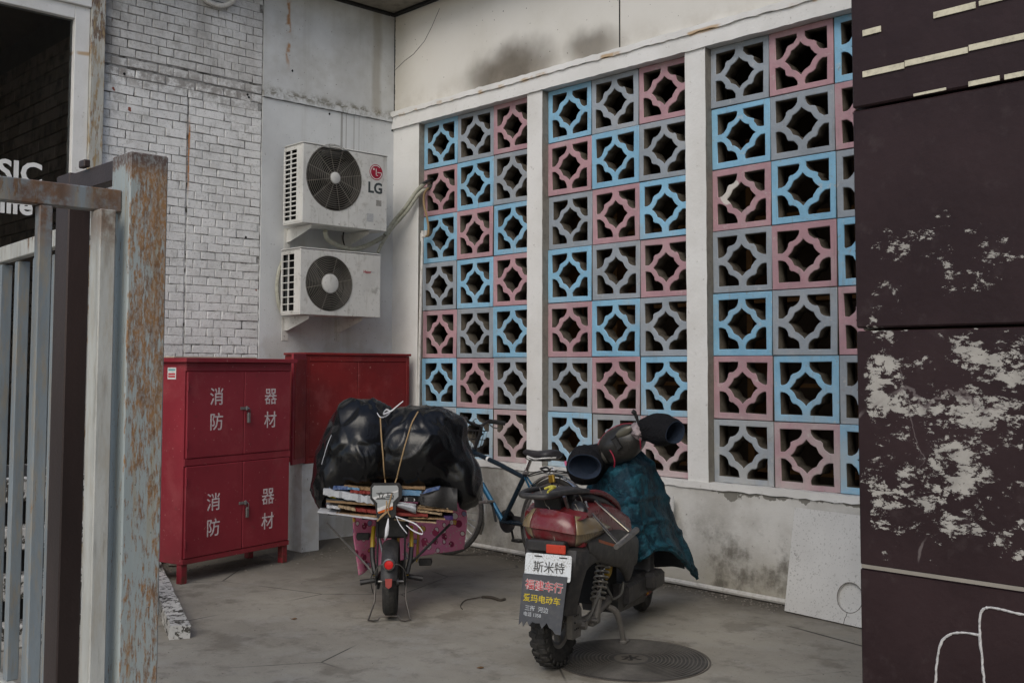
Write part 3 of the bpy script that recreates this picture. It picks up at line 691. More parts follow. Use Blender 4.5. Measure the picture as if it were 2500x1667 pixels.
for p in ((0.014, -1.073, 3.950),(0.014, -0.697, 3.645),(0.014, -0.019, 3.607),(0.014, 0.007, 3.110)): mb = MB(); mb.ball(p, (.004,.010,.012), None, 1); mb.build('bolt_hole', CAVITY, pier)
# corrugated white conduit loop at the very top of the bricks
pts = smooth_path([(0.030, -1.926, 4.487),(0.035, -1.904, 4.369),(0.040, -1.842, 4.337),(0.040, -1.767, 4.334),(0.040, -1.691, 4.366),(0.035, -1.639, 4.423),(0.030, -1.623, 4.565)], 12)
mb = MB(); mb.tube(pts, [.016+.004*(i % 2) for i in range(len(pts))], 8)
solo(mb, 'corrugated_conduit', PVC, 'white corrugated conduit loop hanging at the top of the brick wall', 'conduit')

# ---------------------------------------------------------------- roof
rf = thing('canopy_roof', 'dark weathered canopy roof over the corner of the two walls', 'roof', (0,0,TOP))
mb = MB(); mb.bx(-.3,9.6,-.36,.3,TOP,TOP+.14); mb.bx(-.3,.36,-5.0,-.361,TOP,TOP+.14); mb.build('soffit', ROOFM, rf)
mb = MB(); mb.bx(.02,9.6,-.05,-.005,TOP-.022,TOP-.001); mb.bx(.014,.06,-5,-.06,TOP-.022,TOP-.001); mb.build('edge_trim', CAVITY, rf)

# ---------------------------------------------------------------- shop window on the far left
sw = thing('shop_window', 'white framed shop window with dark glass at the left edge', 'window', (0,-3.4,0))
ZW = 3.97
def fr(name, x0, x1, y0, y1, z0, z1, mat=GATE2, parent=sw, bev=.004):
    q = MB(); q.bx(x0,x1,y0,y1,z0,z1,bev); return q.build(name, mat, parent)
fr('jamb', -.06,.055,-2.79,-2.686,0,ZW+.21, mk_gate('rust_stained_jamb', (.50,.50,.46), 1.75, top=3.9)); fr('jamb', -.06,.03,-2.90,-2.7905,0,ZW+.10, TRIM)
fr('head', -.06,.055,-5.6,-2.7905,ZW+.101,ZW+.21, TRIM); fr('head', -.06,.03,-5.6,-2.9005,ZW,ZW+.10, TRIM); fr('base', -.10,.03,-5.6,-2.9005,.0,.30, TRIM)
mb = MB(); mb.bx(-.022,-.016,-5.6,-2.9005,.301,ZW-.001); gl = mb.build('pane', GLASS, sw)
text('lettering', 'SIC', WHITEVIN, sw, frame((-.0145,-3.235,2.80), (0,1,0), (0,0,1)), .215, .006)
text('lettering', 'life', WHITEVIN, sw, frame((-.0145,-3.255,2.575), (0,1,0), (0,0,1)), .19, .006)
mb = MB(); mb.bx(-.3,.05,-5.6,-2.686,ZW+.211,TOP-.002); tag(mb.build('wall_above_window', PLAST), 'white wall strip above the shop window', 'wall')
# room behind the glass
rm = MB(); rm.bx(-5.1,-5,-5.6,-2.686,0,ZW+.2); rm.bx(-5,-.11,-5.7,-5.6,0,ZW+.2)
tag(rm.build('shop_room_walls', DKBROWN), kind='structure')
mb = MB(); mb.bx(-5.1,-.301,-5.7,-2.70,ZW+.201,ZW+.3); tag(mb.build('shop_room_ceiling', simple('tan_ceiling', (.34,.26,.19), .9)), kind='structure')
iw = thing('interior_brick_wall', 'brown brick wall inside the shop seen through the window', 'wall', (-2,-2.75,0))
mb = MB(); mb.bx(-5,-.11,-2.78,-2.70,0,ZW+.2); mb.build('mortar_bed', simple('dark_mortar', (.24,.205,.17), .95), iw)
ib = MB(); ib.bx(-.112,.112,-.008,.008,-.046,.046,.004); ibm = ib.mesh('interior_brick', INTB)
r_ = 0; z = .06; n = 0
while z < 4.0:
    x = -.24-(r_ % 2)*.115
    while x > -2.4 and n < 290:
        if z > 1.2: inst('brick', ibm, iw, (x, -2.785, z)); n += 1
        x -= .232
    z += .075*1.35; r_ += 1

ob_ = thing('opposite_building', 'brown brick building across the yard mirrored in the shop glass', 'building', (19,2,0))
mb = MB(); mb.bx(17,22,-3,9,0,11.5); mb.build('wall', simple('brown_facade', (.27,.205,.155), .9, 0, .3), ob_)
# ---------------------------------------------------------------- gate and rusty pillar
gt = thing('steel_gate', 'blue grey steel gate leaf of square bars beside the rusty pillar', 'gate', (4.72,-5.2,0))
mb = MB(); mb.bx(4.70,4.742,-6.9,-4.5525,1.890,1.954,.003); mb.build('top_rail', GATE, gt)
mb = MB(); mb.bx(4.70,4.742,-6.9,-4.5525,.14,.19,.003); mb.build('bottom_rail', GATE, gt)
for i, y in enumerate((-4.93,-5.07,-5.21,-5.35,-5.49)):
    mb = MB(); mb.bx(4.70,4.74,y-.016,y+.016,.191,1.889,.003); mb.build('bar', GATE, gt)
A = (4.706, -4.778, 1.383); B = (4.741, -4.778, 1.384); Cc = (4.740, -4.746, 1.383)
mb = MB(); mb.bx(A[0],B[0],-4.778,-4.742,.191,1.889,.003); mb.build('bar', GATE, gt)
A = (4.716, -4.630, 1.381); B = (4.784, -4.630, 1.382)
mb = MB(); mb.bx(A[0],B[0],-4.63,-4.585,.191,1.889,.003); mb.build('bar', GATE2, gt)
mb = MB(); mb.box((4.729,-4.4945,1.03), (.122,.114,2.06), None, .004)
pil = solo(mb, 'rusty_pillar', PILLAR, 'square grey steel gate pillar streaked with orange rust', 'pillar')
g2 = thing('return_fence', 'pale steel fence of square bars with brown rusted post behind the gate', 'fence', (3.4,-4.4,0))
A = (4.101, -4.500, 1.368); B = (4.212, -4.500, 1.370); Cc = (4.212, -4.428, 1.369)
mb = MB(); mb.bx(A[0],B[0],-4.5,Cc[1],0.0,2.083,.004); mb.build('post', BROWN, g2)
mb = MB(); mb.bx(B[0]+.001,4.667,-4.50,-4.455,2.012,2.075,.003); mb.build('upper_rail', BROWN, g2)
mb = MB(); mb.bx(4.335,4.38,-4.52,-4.50,2.076,2.10,.003); mb.build('bolt', BROWN, g2)
f2 = thing('pale_fence', 'pale cream fence with wide bars seen through the gate', 'fence', (2.8,-4.28,0))
mb = MB(); mb.beam((1.2,-4.20,1.905),(4.18,-4.32,1.945),.04,.066,.003); mb.build('top_rail', GATE2, f2)
mb = MB(); mb.beam((1.2,-4.20,.16),(4.18,-4.32,.16),.04,.05,.003); mb.build('bottom_rail', GATE2, f2)
for (xa, xb, d) in ((3.082,3.127,.075),(3.287,3.325,.06),(2.875,2.92,.075),(2.68,2.72,.06),(2.47,2.51,.06),(2.26,2.30,.06),(3.49,3.53,.06),(3.70,3.74,.06)):
    mb = MB(); mb.bx(xa,xb,-4.285,-4.285+d*.62,.186,1.886,.003); mb.build('bar', GATE, f2)
# stack of whitewashed boards seen between the bars
st = thing('slatted_crate', 'whitewashed slatted crate with dark gaps behind the fence bars', 'crate', (1.45,-3.72,0), R(8))
for k, z in enumerate((.06,.31,.56,.81)):
    mb = MB(); mb.box((1.45,-3.72,z), (.9,.5,.115), None, .008); mb.build('slat', PLANK, st)
mb = MB(); mb.box((1.40,-3.70,.44), (.7,.36,.86)); mb.build('core', CAVITY, st)
# toppled white kerb piece and rubble
a, b = V((2.285, -3.120, 0.035)), V((-0.166, -2.177, 0.035))
mb = MB(); rows = []
for i in range(13):
    p = a.lerp(b, i/12); j = lambda: random.uniform(-.006,.006); d = (b-a).normalized(); s_ = d.cross(V((0,0,1)))
    rows.append([p+s_*(-.055+j())+V((0,0,-.034)), p+s_*(.055+j())+V((0,0,-.034)), p+s_*(.05+j())+V((0,0,.038+j())), p+s_*(-.05+j())+V((0,0,.038+j()))])
mb.rings(rows); solo(mb, 'concrete_strip', PLANK, 'chipped white concrete strip lying on the ground beside the pillar', 'debris', smooth=20)
rb = MB()
for i in range(5):
    p = (0.264, -2.221, 0.000); rb.ball((p[0]-.02*i+random.uniform(-.12,.12), p[1]+random.uniform(-.1,.1), .025), (.05,.035,.03), M.Rotation(random.random()*3, 3, 'Z'), 1)
tag(rb.build('rubble', simple('rubble_grey', (.25,.23,.20), .95, 0, .4), None, 0), kind='stuff')

# ---------------------------------------------------------------- dark panelled wall on the right
pw = thing('panel_wall', 'dark purple brown panelled wall with peeling paint at the right edge', 'wall', (7.6,-2.9,0))
px0 = 6.186
zs = [0,.245,.902,1.561,2.188,2.845,3.5,4.15]
for i in range(7):
    for k in range(2):
        mb = MB(); x0 = px0+k*1.22; mb.bx(x0,x0+1.214,-3.05+random.uniform(-.002,.002),-2.96,zs[i]+.004,zs[i+1]-.004,.005); mb.build('panel', PANEL, pw)
mb = MB(); mb.bx(px0+.012,9.55,-2.962,-.06,0,4.9); mb.build('core', simple('panel_core', (.06,.045,.045), .9), pw)  # unseen mass added behind the panels, deepened to cut light from the right
YP = -3.0535
def strip(pts, w, mat, name, pr=pw, n=1):
    mb = MB()
    for i in range(len(pts)-1):
        a, b = V(pts[i]), V(pts[i+1]); mb.beam(a, b, .003, w, 0, (0,0,1))
    mb.build(name, mat, pr)
for (xa, xb, z, w) in ((6.224,6.279,2.401,.017),(6.43,6.543,2.403,.017),(6.552,6.70,2.405,.013),(6.222,6.345,2.283,.017),(6.347,6.52,2.288,.016),(6.523,6.72,2.293,.016),(6.52,6.60,2.1975,.013),(6.612,6.72,2.1975,.013),(6.37,6.46,2.196,.007)):
    strip([(xa,YP,z),(xb,YP,z+.001)], w, CREAM, 'painted_strip')
mb = MB()
ch = smooth_path([(6.72,YP,.852),(6.625,YP,.843),(6.57,YP,.847),(6.535,YP,.845),(6.519,YP,.825),(6.516,YP,.77),(6.521,YP,.70),(6.525,YP,.64),(6.527,YP,.55)], 6)
ch2 = smooth_path([(6.514,YP,.773),(6.475,YP,.772),(6.44,YP,.762),(6.414,YP,.735),(6.402,YP,.68),(6.397,YP,.627),(6.393,YP,.55)], 6)
for c_ in (ch, ch2): mb.tube([V((p.x+random.uniform(-.001,.001), -3.051, p.z)) for p in c_], [random.uniform(.0022,.0042) for _ in c_], 6)
mb.build('chalk_line', CHALK, pw)
mb = MB(); mb.box((6.86,-3.051,.98), (.9,.003,.012), M.Rotation(R(4), 3, 'Y')); mb.build('bare_edge', CREAM, pw) if False else mb.bm.free()
mb = MB(); mb.beam((px0+.008,-3.0525,.905),(px0+1.2,-3.0525,.905),.004,.010); mb.build('worn_joint_edge', simple('worn_edge', (.26,.235,.20), .8), pw)

# ---------------------------------------------------------------- red cabinets
def cabinet1():
    o = (.965,-2.454); ang = math.atan2(.942,-.233); F = Fr(o, math.degrees(ang)); Wd, Dp, H = 1.0, .42, 1.515
    t = thing('fire_equipment_cabinet', 'tall bright red fire equipment cabinet with white characters on four doors', 'cabinet', (*o,0), ang)
    def bx(x0,x1,y0,y1,z0,z1,b=.003):
        q = MB(); q.T = F.m; q.bx(x0,x1,y0,y1,z0,z1,b); return q
    bx(0,Wd,.012,Dp,.13,H-.03).build('body', RED1, t)
    bx(-.03,Wd+.03,-.035,Dp+.01,H-.0295,H).build('top', RED1, t)
    for x in (0.004, Wd-.054):
        for y in (.014, Dp-.055): bx(x,x+.05,y,y+.05,0,.129).build('leg', RED1, t)
    bx(.0,Wd,.0,.0115,H-.09,H-.031).build('header_rail', RED1, t); bx(0,Wd,0,.0115,.785,.832).build('middle_rail', RED1, t); bx(0,Wd,0,.0115,.13,.165).build('bottom_rail', RED1, t)
    for (xa, xb, side) in ((.012,.523,0),(.529,Wd-.012,1)):
        for (za, zb, lv) in ((.836,H-.094,1),(.169,.781,0)):
            d = bx(xa,xb,-.004,.0105,za,zb,.004).build('door', RED1, t)
            chars = '消防' if side == 0 else '器材'
            xc = (.27 if side == 0 else .785)+(.0 if lv else -.012); zc = ((1.24,1.066) if side == 0 else (1.232,1.06)) if lv else ((.515,.34) if side == 0 else (.505,.325))
            for cch, zz in zip(chars, zc):
                text('lettering', cch, WHITEINK, d, F.m @ frame((xc,-.0045,zz), (1,0,0), (0,0,1)), .128, .0007)
            if side == 0:
                for zz in (za+.10, zb-.10):
                    q = MB(); q.T = F.m; q.tube([(xa-.002,-.010,zz-.03),(xa-.002,-.010,zz+.03)], .007, 6); q.build('hinge', RED1, d)
    for z in (1.16, .49):
        q = MB(); q.T = F.m; q.bx(.487,.550,-.010,-.0045,z-.010,z+.010,.002); q.bx(.537,.556,-.018,-.0045,z-.015,z+.015,.003); q.build('hasp', STEEL, t)
    sh = MB(); sh.T = F.m; sh.bx(-.0015,-.0003,.10,.185,1.37,1.45); stk = sh.build('sticker', WHITE, t)
    for k, (z, m_) in enumerate(((1.434,simple('teal_print', (.12,.35,.36), .7)),(1.405,REDINK),(1.388,REDINK))):
        q = MB(); q.T = F.m; q.bx(-.0022,-.0016,.108,.178,z-.006,z+.006); q.build('print_bar', m_, stk)
    q = MB(); q.T = F.m; q.bx(-.02,.74,.10,Dp-.06,H+.0005,H+.012,.003)
    solo(q, 'cardboard_sheet', simple('pale_cardboard', (.42,.37,.29), .9), 'pale flat cardboard lying on top of the tall red cabinet', 'cardboard')
    for i, z in enumerate((1.14,.47)):
        pk = thing('padlock', ('grey padlock hanging on the upper doors of the red cabinet','grey padlock hanging on the lower doors of the red cabinet')[i], 'padlock', F(.553,-.03,z-.10), ang, 'padlocks on the red cabinet')
        q = MB(); q.T = F.m; q.bx(.540,.566,-.030,-.014,z-.085,z-.012,.004); q.build('lock_body', STEEL, pk)
        q = MB(); q.T = F.m; q.tube([(.542,-.023,z-.022),(.542,-.023,z+.012),(.5535,-.023,z+.022),(.565,-.023,z+.012),(.565,-.023,z-.022)], .0035, 6); q.build('shackle', CHROME, pk)
cabinet1()
def cabinet2():
    o = (0.413, -1.156, 0.679); ang = R(92); F = Fr(o, 92); Wd, Dp, z0, H = 1.07, .30, .69, .882
    t = thing('wall_cabinet', 'darker red cabinet in the corner standing on white concrete piers', 'cabinet', (o[0],o[1],z0), ang)
    def bx(x0,x1,y0,y1,za,zb,b=.003):
        q = MB(); q.T = F.m; q.bx(x0,x1,y0,y1,za,zb,b); return q
    bx(0,Wd,.012,Dp,z0,z0+H-.02).build('body', RED2, t); bx(-.015,Wd+.01,-.02,Dp,z0+H-.0195,z0+H).build('top', RED2, t)
    bx(0,.035,-.006,.0115,z0,z0+H-.021).build('stile', RED2, t); bx(Wd-.035,Wd,-.006,.0115,z0,z0+H-.021).build('stile', RED2, t)
    bx(.0355,Wd-.0355,-.006,.0115,z0+H-.07,z0+H-.021).build('header_rail', RED2, t); bx(.0355,Wd-.0355,-.006,.0115,z0,z0+.05).build('bottom_rail', RED2, t)
    bx(.0365,.515,-.001,.0112,z0+.052,z0+H-.072).build('door', RED2, t); bx(.519,Wd-.0365,-.001,.0112,z0+.052,z0+H-.072).build('door', RED2, t)
    a, b = V(F(-.012,-.012,z0)), V((0.624, -1.476, 0.725)); d = (b-a); d.z = 0; d.normalize()
    q = MB(); q.beam(a+d*.008+V((0,0,H/2)), a+d*.24+V((0,0,H/2)), .02, H-.02, .003); fl = q.build('side_door', RED1, t)
    nn = V((0,0,1)).cross(d); nn = nn if nn.dot(camv-a) > 0 else -nn
    q = MB(); q.beam(a+d*.03+V((0,0,H/2))+nn*.013, a+d*.215+V((0,0,H/2))+nn*.013, .005, H-.11, .002); q.build('door_panel', RED2, fl)
    for i, x in enumerate((-.03,.72)):
        q = MB(); rows = []
        for k in range(9):
            z = z0*k/8*.998; j = lambda: random.uniform(-.003,.003); rows.append([F(x+j(),-.012+j(),z),F(x+.165+j(),-.012+j(),z),F(x+.165,Dp-.02,z),F(x,Dp-.02,z)])
        q.rings(rows)
        solo(q, 'concrete_pier', PLAST, ('white concrete pier under the left end of the dark red cabinet','white concrete pier under the right half of the dark red cabinet')[i], 'pier', 'piers under the corner cabinet')
cabinet2()

# ---------------------------------------------------------------- air conditioners
def ac(name, label, y0, y1, z0, z1, mat, fc, fr_, hub, rows_, dots, spokes, upper):
    XF, XB = .42, .13; t = thing(name, label, 'air conditioner', (.27,(y0+y1)/2,z0), 0, 'outdoor air conditioner units on the corner wall')
    th = .012
    def ring(c, r, n=40): return [(c[0]+r*math.cos(2*PI*k/n), c[1]+r*math.sin(2*PI*k/n)) for k in range(n)]
    cr = .02
    rr = [(y0+cr*0,z0),(y1,z0),(y1,z1),(y0,z1)]
    q = MB(); q.curve([rr, ring(fc, fr_)], frame((XF-th/2,0,0), (0,1,0), (0,0,1)), th, .003); q.build('front_panel', mat, t)
    q = MB(); q.bx(XB,XF-th-.001,y0+.008,y1-.004,z1-.010,z1+.004,.003); q.bx(XB-.005,XF+.004,y0-.003,y1+.003,z1+.0045,z1+.014,.004); q.build('top_cover', mat, t)
    q = MB(); q.bx(XB,XF-th-.001,y0+.004,y1-.004,z0+.001,z0+.012); q.build('base_pan', mat, t)
    q = MB(); q.bx(XB,XF-th-.001,y1-.012,y1-.001,z0+.013,z1-.011); q.build('right_panel', mat, t)
    q = MB(); q.bx(XB-.001,XB+.01,y0+.006,y1-.013,z0+.013,z1-.011); q.build('back_panel', CAVITY, t)
    # left side: plain strip and a barred grille
    q = MB(); q.bx(XF-.095,XF-th-.001,y0+.001,y0+.011,z0+.013,z1-.011); q.bx(XB,XB+.018,y0+.001,y0+.011,z0+.013,z1-.011); q.build('left_panel', mat, t)
    g = MB(); gx0, gx1 = XB+.0185, XF-.0955
    for k in range(rows_+1):
        zz = z0+.03+(z1-z0-.06)*k/rows_; hgt = .010 if upper else .007
        g.bx(gx0,gx1,y0+.002,y0+.009,zz-hgt/2,zz+hgt/2)
    mid = (gx0+gx1)/2; g.bx(mid-.006,mid+.006,y0+.0015,y0+.0095,z0+.013,z1-.011)
    g.bx(gx0,gx1,y0+.001,y0+.010,z0+.013,z0+.025); g.bx(gx0,gx1,y0+.001,y0+.010,z1-.025,z1-.011); g.build('side_grille', mat, t)
    q = MB(); q.bx(XB+.02,XB+.045,y0+.03,y1-.02,z0+.02,z1-.02); q.build('coil', simple('coil_fins', (.05,.055,.055), .6, .3, .4, scale=30), t)
    q = MB(); q.bx(XB+.05,XB+.06,y0+.03,y1-.02,z0+.02,z1-.02); q.build('fan_back', CAVITY, t)
    X = frame((XF-.02,fc[0],fc[1]), (0,1,0), (0,0,1))
    q = MB(); q.lathe([(fr_*.99,-.10),(fr_*.99,.012),(fr_*1.03,.012),(fr_*1.03,-.10)], 40, X, True); q.build('fan_shroud', GREYFAN, t)
    q = MB()
    for k in range(3):
        a0 = k*2*PI/3+.5; pts = []
        for i in range(7):
            r = .05+(fr_*.93-.05)*i/6; pts.append([X @ V((r*math.cos(a0+s_*w-.25*i/6), r*math.sin(a0+s_*w-.25*i/6), -.07+.045*s_*.5)) for s_, w in ((-1,.55),(0,.5),(1,.55))])
        q.sheet(pts)
    q.lathe([(.05,-.1),(.05,-.035),(.0,-.03)], 20, X); q.build('fan_blades', GREYFAN, t, 35, .004)
    q = MB(); nr = 13 if upper else 11
    for k in range(nr): q.torus(hub+.008+(fr_*.985-hub-.008)*k/(nr-1), .0021, 44, 4, X @ M.Translation(V((0,0,.022+.010*(1-(k/(nr-1))**2)))))
    for k in range(spokes):
        a_ = 2*PI*k/spokes+.2; q.tube([X @ V((hub*.9*math.cos(a_), hub*.9*math.sin(a_), .030)), X @ V((fr_*1.01*math.cos(a_), fr_*1.01*math.sin(a_), .019))], .0028, 5)
    q.build('fan_grille', GRILLE, t)
    q = MB(); q.lathe([(hub,.018),(hub,.034),(hub*.85,.038),(0.0005,.039)], 28, X); q.build('grille_hub', mat, t)
    xt = XF+.0006
    if upper:
        c_ = (0.421, -0.493, 3.107); XL = frame((xt,c_[1],c_[2]), (0,1,0), (0,0,1)); r = .068
        q = MB(); q.lathe([(r,0),(r,.001),(.0005,.001)], 36, XL); lg = q.build('logo_disc', LOGORED, t)
        q = MB(); q.T = XL
        n_ = 26
        rows2 = []
        for k in range(n_+1):
            a_ = R(48)+(R(360)-R(48))*k/n_; rows2.append([V((rr_*math.cos(a_), rr_*math.sin(a_), zz)) for rr_, zz in ((r*.80,.0012),(r*.90,.0012),(r*.90,.002),(r*.80,.002))])
        q.rings(rows2); q.bx(r*.20,r*.85,-.003,.003,.0012,.002); q.bx(-.003,.004,-r*.45,r*.45,.0012,.002); q.bx(-.003,r*.28,-r*.45,-r*.45+.007,.0012,.002)
        q.lathe([(r*.13,.0012),(r*.13,.002),(.0003,.002)], 14, M.Translation(V((-r*.36,r*.36,0)))); q.build('logo_face', WHITE, lg)
        c2 = (0.421, -0.500, 2.968); text('lettering', 'LG', LOGOGREY, t, frame((xt,c2[1],c2[2]), (0,1,0), (0,0,1)), .125, .004)
        c3 = (0.421, -0.462, 2.846); q = MB(); q.box((xt,c3[1],c3[2]), (.001,.055,.05)); q.build('worn_label', simple('worn_label', (.30,.29,.27), .8, 0, .6, .8, (.10,.10,.10), 60), t)
        c3 = (0.421, -0.551, 2.714); q = MB(); q.box((xt,c3[1],c3[2]), (.001,.07,.07)); q.build('rating_plate', simple('rating_plate', (.42,.43,.43), .6, 0, .3, .5, (.18,.19,.22), 70), t)
    else:
        c2 = (0.421, -0.555, 2.253); q = MB(); q.box((xt,c2[1],c2[2]), (.0008,.115,.042)); pl_ = q.build('name_plate', simple('name_plate', (.55,.54,.50), .5), t)
        text('lettering', 'Haier', LOGORED, pl_, frame((xt+.0006,c2[1]-.018,c2[2]), (0,1,0), (0,0,1)), .036, .0008)
        text('lettering', '海尔', GREYINK, pl_, frame((xt+.0006,c2[1]+.037,c2[2]), (0,1,0), (0,0,1)), .022, 0)
    for yb in (y0+.10, y1-.17):
        q = MB(); q.prism([(0,0),(.37,0),(.37,-.028),(.05,-.115),(0,-.115)], frame((.0125,yb+.012,z0-.003), (1,0,0), (0,0,1)), .004)
        q.bx(.0125,.41,yb,yb+.035,z0-.007,z0-.0035); q.bx(.0125,.017,yb-.015,yb+.045,z0-.20,z0-.0075); q.build('bracket', mat, t)
        q = MB(); 
        for dz in (.03,.07): q.ball((.019,yb+.02,z0-.03-dz), (.004,.008,.008), None, 1)
        q.build('bracket_bolt', STEEL, t)
    return t
ac('air_conditioner', 'upper white air conditioner unit with a round red logo', -1.215, -.375, 2.612, 3.252, AC1, (0.420, -0.910, 3.006)[1:], .272, .047, 15, 2, 12, True)
ac('air_conditioner', 'lower white air conditioner unit with large pale fan hub', -1.225, -.435, 1.875, 2.400, AC2, (0.420, -0.948, 2.135)[1:], .226, .078, 8, 2, 6, False)
# hoses
def hose(name, pts, r, mat, label, cat='hose', k=8, group=None):
    q = MB(); q.tube(smooth_path(pts, k), r, 8); return solo(q, name, mat, label, cat, group)
G1 = 'insulated hoses of the air conditioners'
hose('refrigerant_hose', [(0.220, -0.245, 2.611),(0.200, -0.131, 2.748),(0.315, -0.100, 2.855),(0.392, -0.055, 2.975),(0.445, -0.035, 3.029),(0.480, 0.000, 3.071),(0.442, 0.110, 3.113)], .017, HOSE, 'pale wrapped hose running from the upper air conditioner into a pink block', 'hose', 8, G1)
hose('refrigerant_hose', [(0.220, -0.318, 2.452),(0.220, -0.263, 2.552),(0.200, -0.140, 2.692),(0.327, -0.085, 2.828),(0.410, -0.050, 2.939),(0.464, -0.020, 3.001),(0.430, 0.110, 3.059)], .015, HOSE, 'pale wrapped hose rising from the lower air conditioner into a pink block', 'hose', 8, G1)
hose('refrigerant_hose', [(0.300, -0.917, 2.581),(0.260, -0.868, 2.524),(0.220, -0.740, 2.483),(0.200, -0.570, 2.465),(0.200, -0.411, 2.511),(0.200, -0.249, 2.594)], .020, HOSE, 'thick sagging hose looping under the upper air conditioner', 'hose', 8, G1)
hose('power_cable', [(0.100, -0.593, 2.629),(0.090, -0.594, 2.554),(0.090, -0.561, 2.463)], .006, DARK, 'black cable hanging between the two air conditioners', 'cable')
hose('power_cable', [(0.421, -0.030, 3.028),(0.487, -0.020, 3.068),(0.498, 0.020, 3.090),(0.454, 0.110, 3.119)], .012, DARK, 'black cable entering the pink block above the wrapped hoses', 'cable')
hose('drain_hose', [(0.100, -1.190, 2.323),(0.090, -1.220, 2.232),(0.080, -1.228, 2.106),(0.080, -1.213, 1.982),(0.080, -1.179, 1.901)], .018, HOSE, 'wrapped hose bulging behind the left of the lower air conditioner', 'hose', 8, G1)
hose('drain_tube', [(0.532, -0.012, 3.017),(0.501, -0.030, 2.969),(0.496, -0.030, 2.874),(0.533, -0.030, 2.774),(0.558, -0.030, 2.676),(0.553, -0.030, 2.601),(0.505, -0.030, 2.594)], .010, simple('brown_tube', (.25,.17,.08), .6), 'thin brown drain tube curving down to the white pipe', 'tube')
q = MB(); a, b = (0.478, -0.028, 2.646), (0.438, -0.028, 0.866); q.tube([a, (a[0]-.015,-.028,2.2), (b[0],-.028,1.3), (b[0],-.028,.75)], .0125, 8)
dp = solo(q, 'drain_pipe', PVC, 'thin white drain pipe down the left edge of the block panel', 'pipe')
q = MB(); a = V((0.490, -0.028, 2.595)); q.tube([a+V((-.01,0,.0)), a+V((.03,0,.0)), a+V((.035,0,.05))], .0155, 8); q.tube([a+V((-.02,0,-.04)), a+V((-.02,0,.03))], .016, 8); q.build('elbow', PVC, dp); 
q = MB(); q.tube([(4.12,-.03,.02),(3.2,-.028,.024),(2.4,-.028,.022),(1.0,-.03,.022)], .018, 8); solo(q, 'floor_pipe', PVC, 'dusty white pipe lying along the foot of the block wall', 'pipe')

# ---------------------------------------------------------------- leaning speckled board, shard
bd = thing('speckled_board', 'speckled white board with a round recess leaning on the low wall', 'board', (4.45,-.1,0))
d = V((1,-.10,0)).normalized(); up = V((.0,.205,.97)).normalized(); o = V((4.150,-.165,.002))
X = frame(o, d, up); hc = (.435,.150); hr = .083
q = MB(); q.curve([[(0,0),(.78,0),(.78,.615),(-.012,.615)], [(hc[0]+hr*math.cos(2*PI*k/32), hc[1]+hr*math.sin(2*PI*k/32)) for k in range(32)]], X @ M.Translation(V((0,0,.016))), .020, .001); q.build('face_sheet', TERR, bd)
q = MB(); q.prism([(.002,.002),(.778,.002),(.778,.613),(-.01,.613)], X @ M.Translation(V((0,0,-.006))), .0115); q.build('back_sheet', TERR, bd)
q = MB(); q.torus(hr+.001, .0022, 40, 5, X @ M.Translation(V((hc[0],hc[1],.0262)))); q.build('recess_edge', simple('grimy_edge', (.17,.16,.145), .9), bd)
q = MB(); q.tube([X @ V((.428,.066,.0265)), X @ V((.424,.045,.0265)), X @ V((.416,.03,.0265)), X @ V((.412,.0,.0265))], .0015, 4); q.build('crack', CAVITY, bd)
q = MB(); a = V((3.197, -0.060, 0.516)); q.prism([(-.06,-.08),(.035,-.075),(.03,.06),(.02,.08),(-.06,.06)], frame(a, (1,-.1,0), (0,.1,1)), .008)
solo(q, 'tile_shard', TERR, 'small white tile shard leaning on the low wall behind the teal quilt', 'tile')

# ---------------------------------------------------------------- manhole cover, floor bits
mh = thing('manhole_cover', 'round dark cast iron manhole cover with concentric rings beside the scooter wheel', 'manhole cover', (4.19,-1.66,0))
prof = [(.38,-.01),(.38,.004)]
r = .372
while r > .10: prof += [(r,.0055),(r-.007,.0055),(r-.0085,.0025),(r-.018,.0025)]; r -= .0195
prof += [(.085,.006),(.001,.006)]
q = MB(); q.lathe(prof, 64, M.Translation(V((4.19,-1.66,0))), False); cv = q.build('cover', [IRON, simple('worn_ridge_iron', (.125,.115,.10), .6, .15, .35, .6, (.17,.155,.13), 7)], mh, 20)
for p in cv.data.polygons:
    if p.normal.z > .9 and p.center.z > .005: p.material_index = 1
q = MB(); q.lathe([(.395,-.01),(.395,.003),(.386,.003),(.386,-.01)], 64, M.Translation(V((4.19,-1.66,0))), True); q.build('rim', simple('rim_iron', (.12,.105,.09), .7, .1, .3), mh)
text('lettering', '水', simple('raised_iron', (.03,.028,.026), .6), mh, frame((4.19,-1.66,.0065), (.69,.72,0), (-.72,.69,0)), .10, .003)
q = MB(); q.tube(smooth_path([(2.797, -1.566, 0.006),(2.719, -1.513, 0.006),(2.627, -1.397, 0.006),(2.620, -1.312, 0.006),(2.633, -1.256, 0.008),(2.690, -1.227, 0.010),(2.772, -1.236, 0.008),(2.770, -1.189, 0.006)], 6), [.003]*24+[.009]*19, 6)
solo(q, 'rag_strip', simple('dirty_rag', (.06,.05,.04), .9), 'thin dark rag strip lying on the concrete between the two bikes', 'rag')
gm = MB(); rg = random.Random(5)
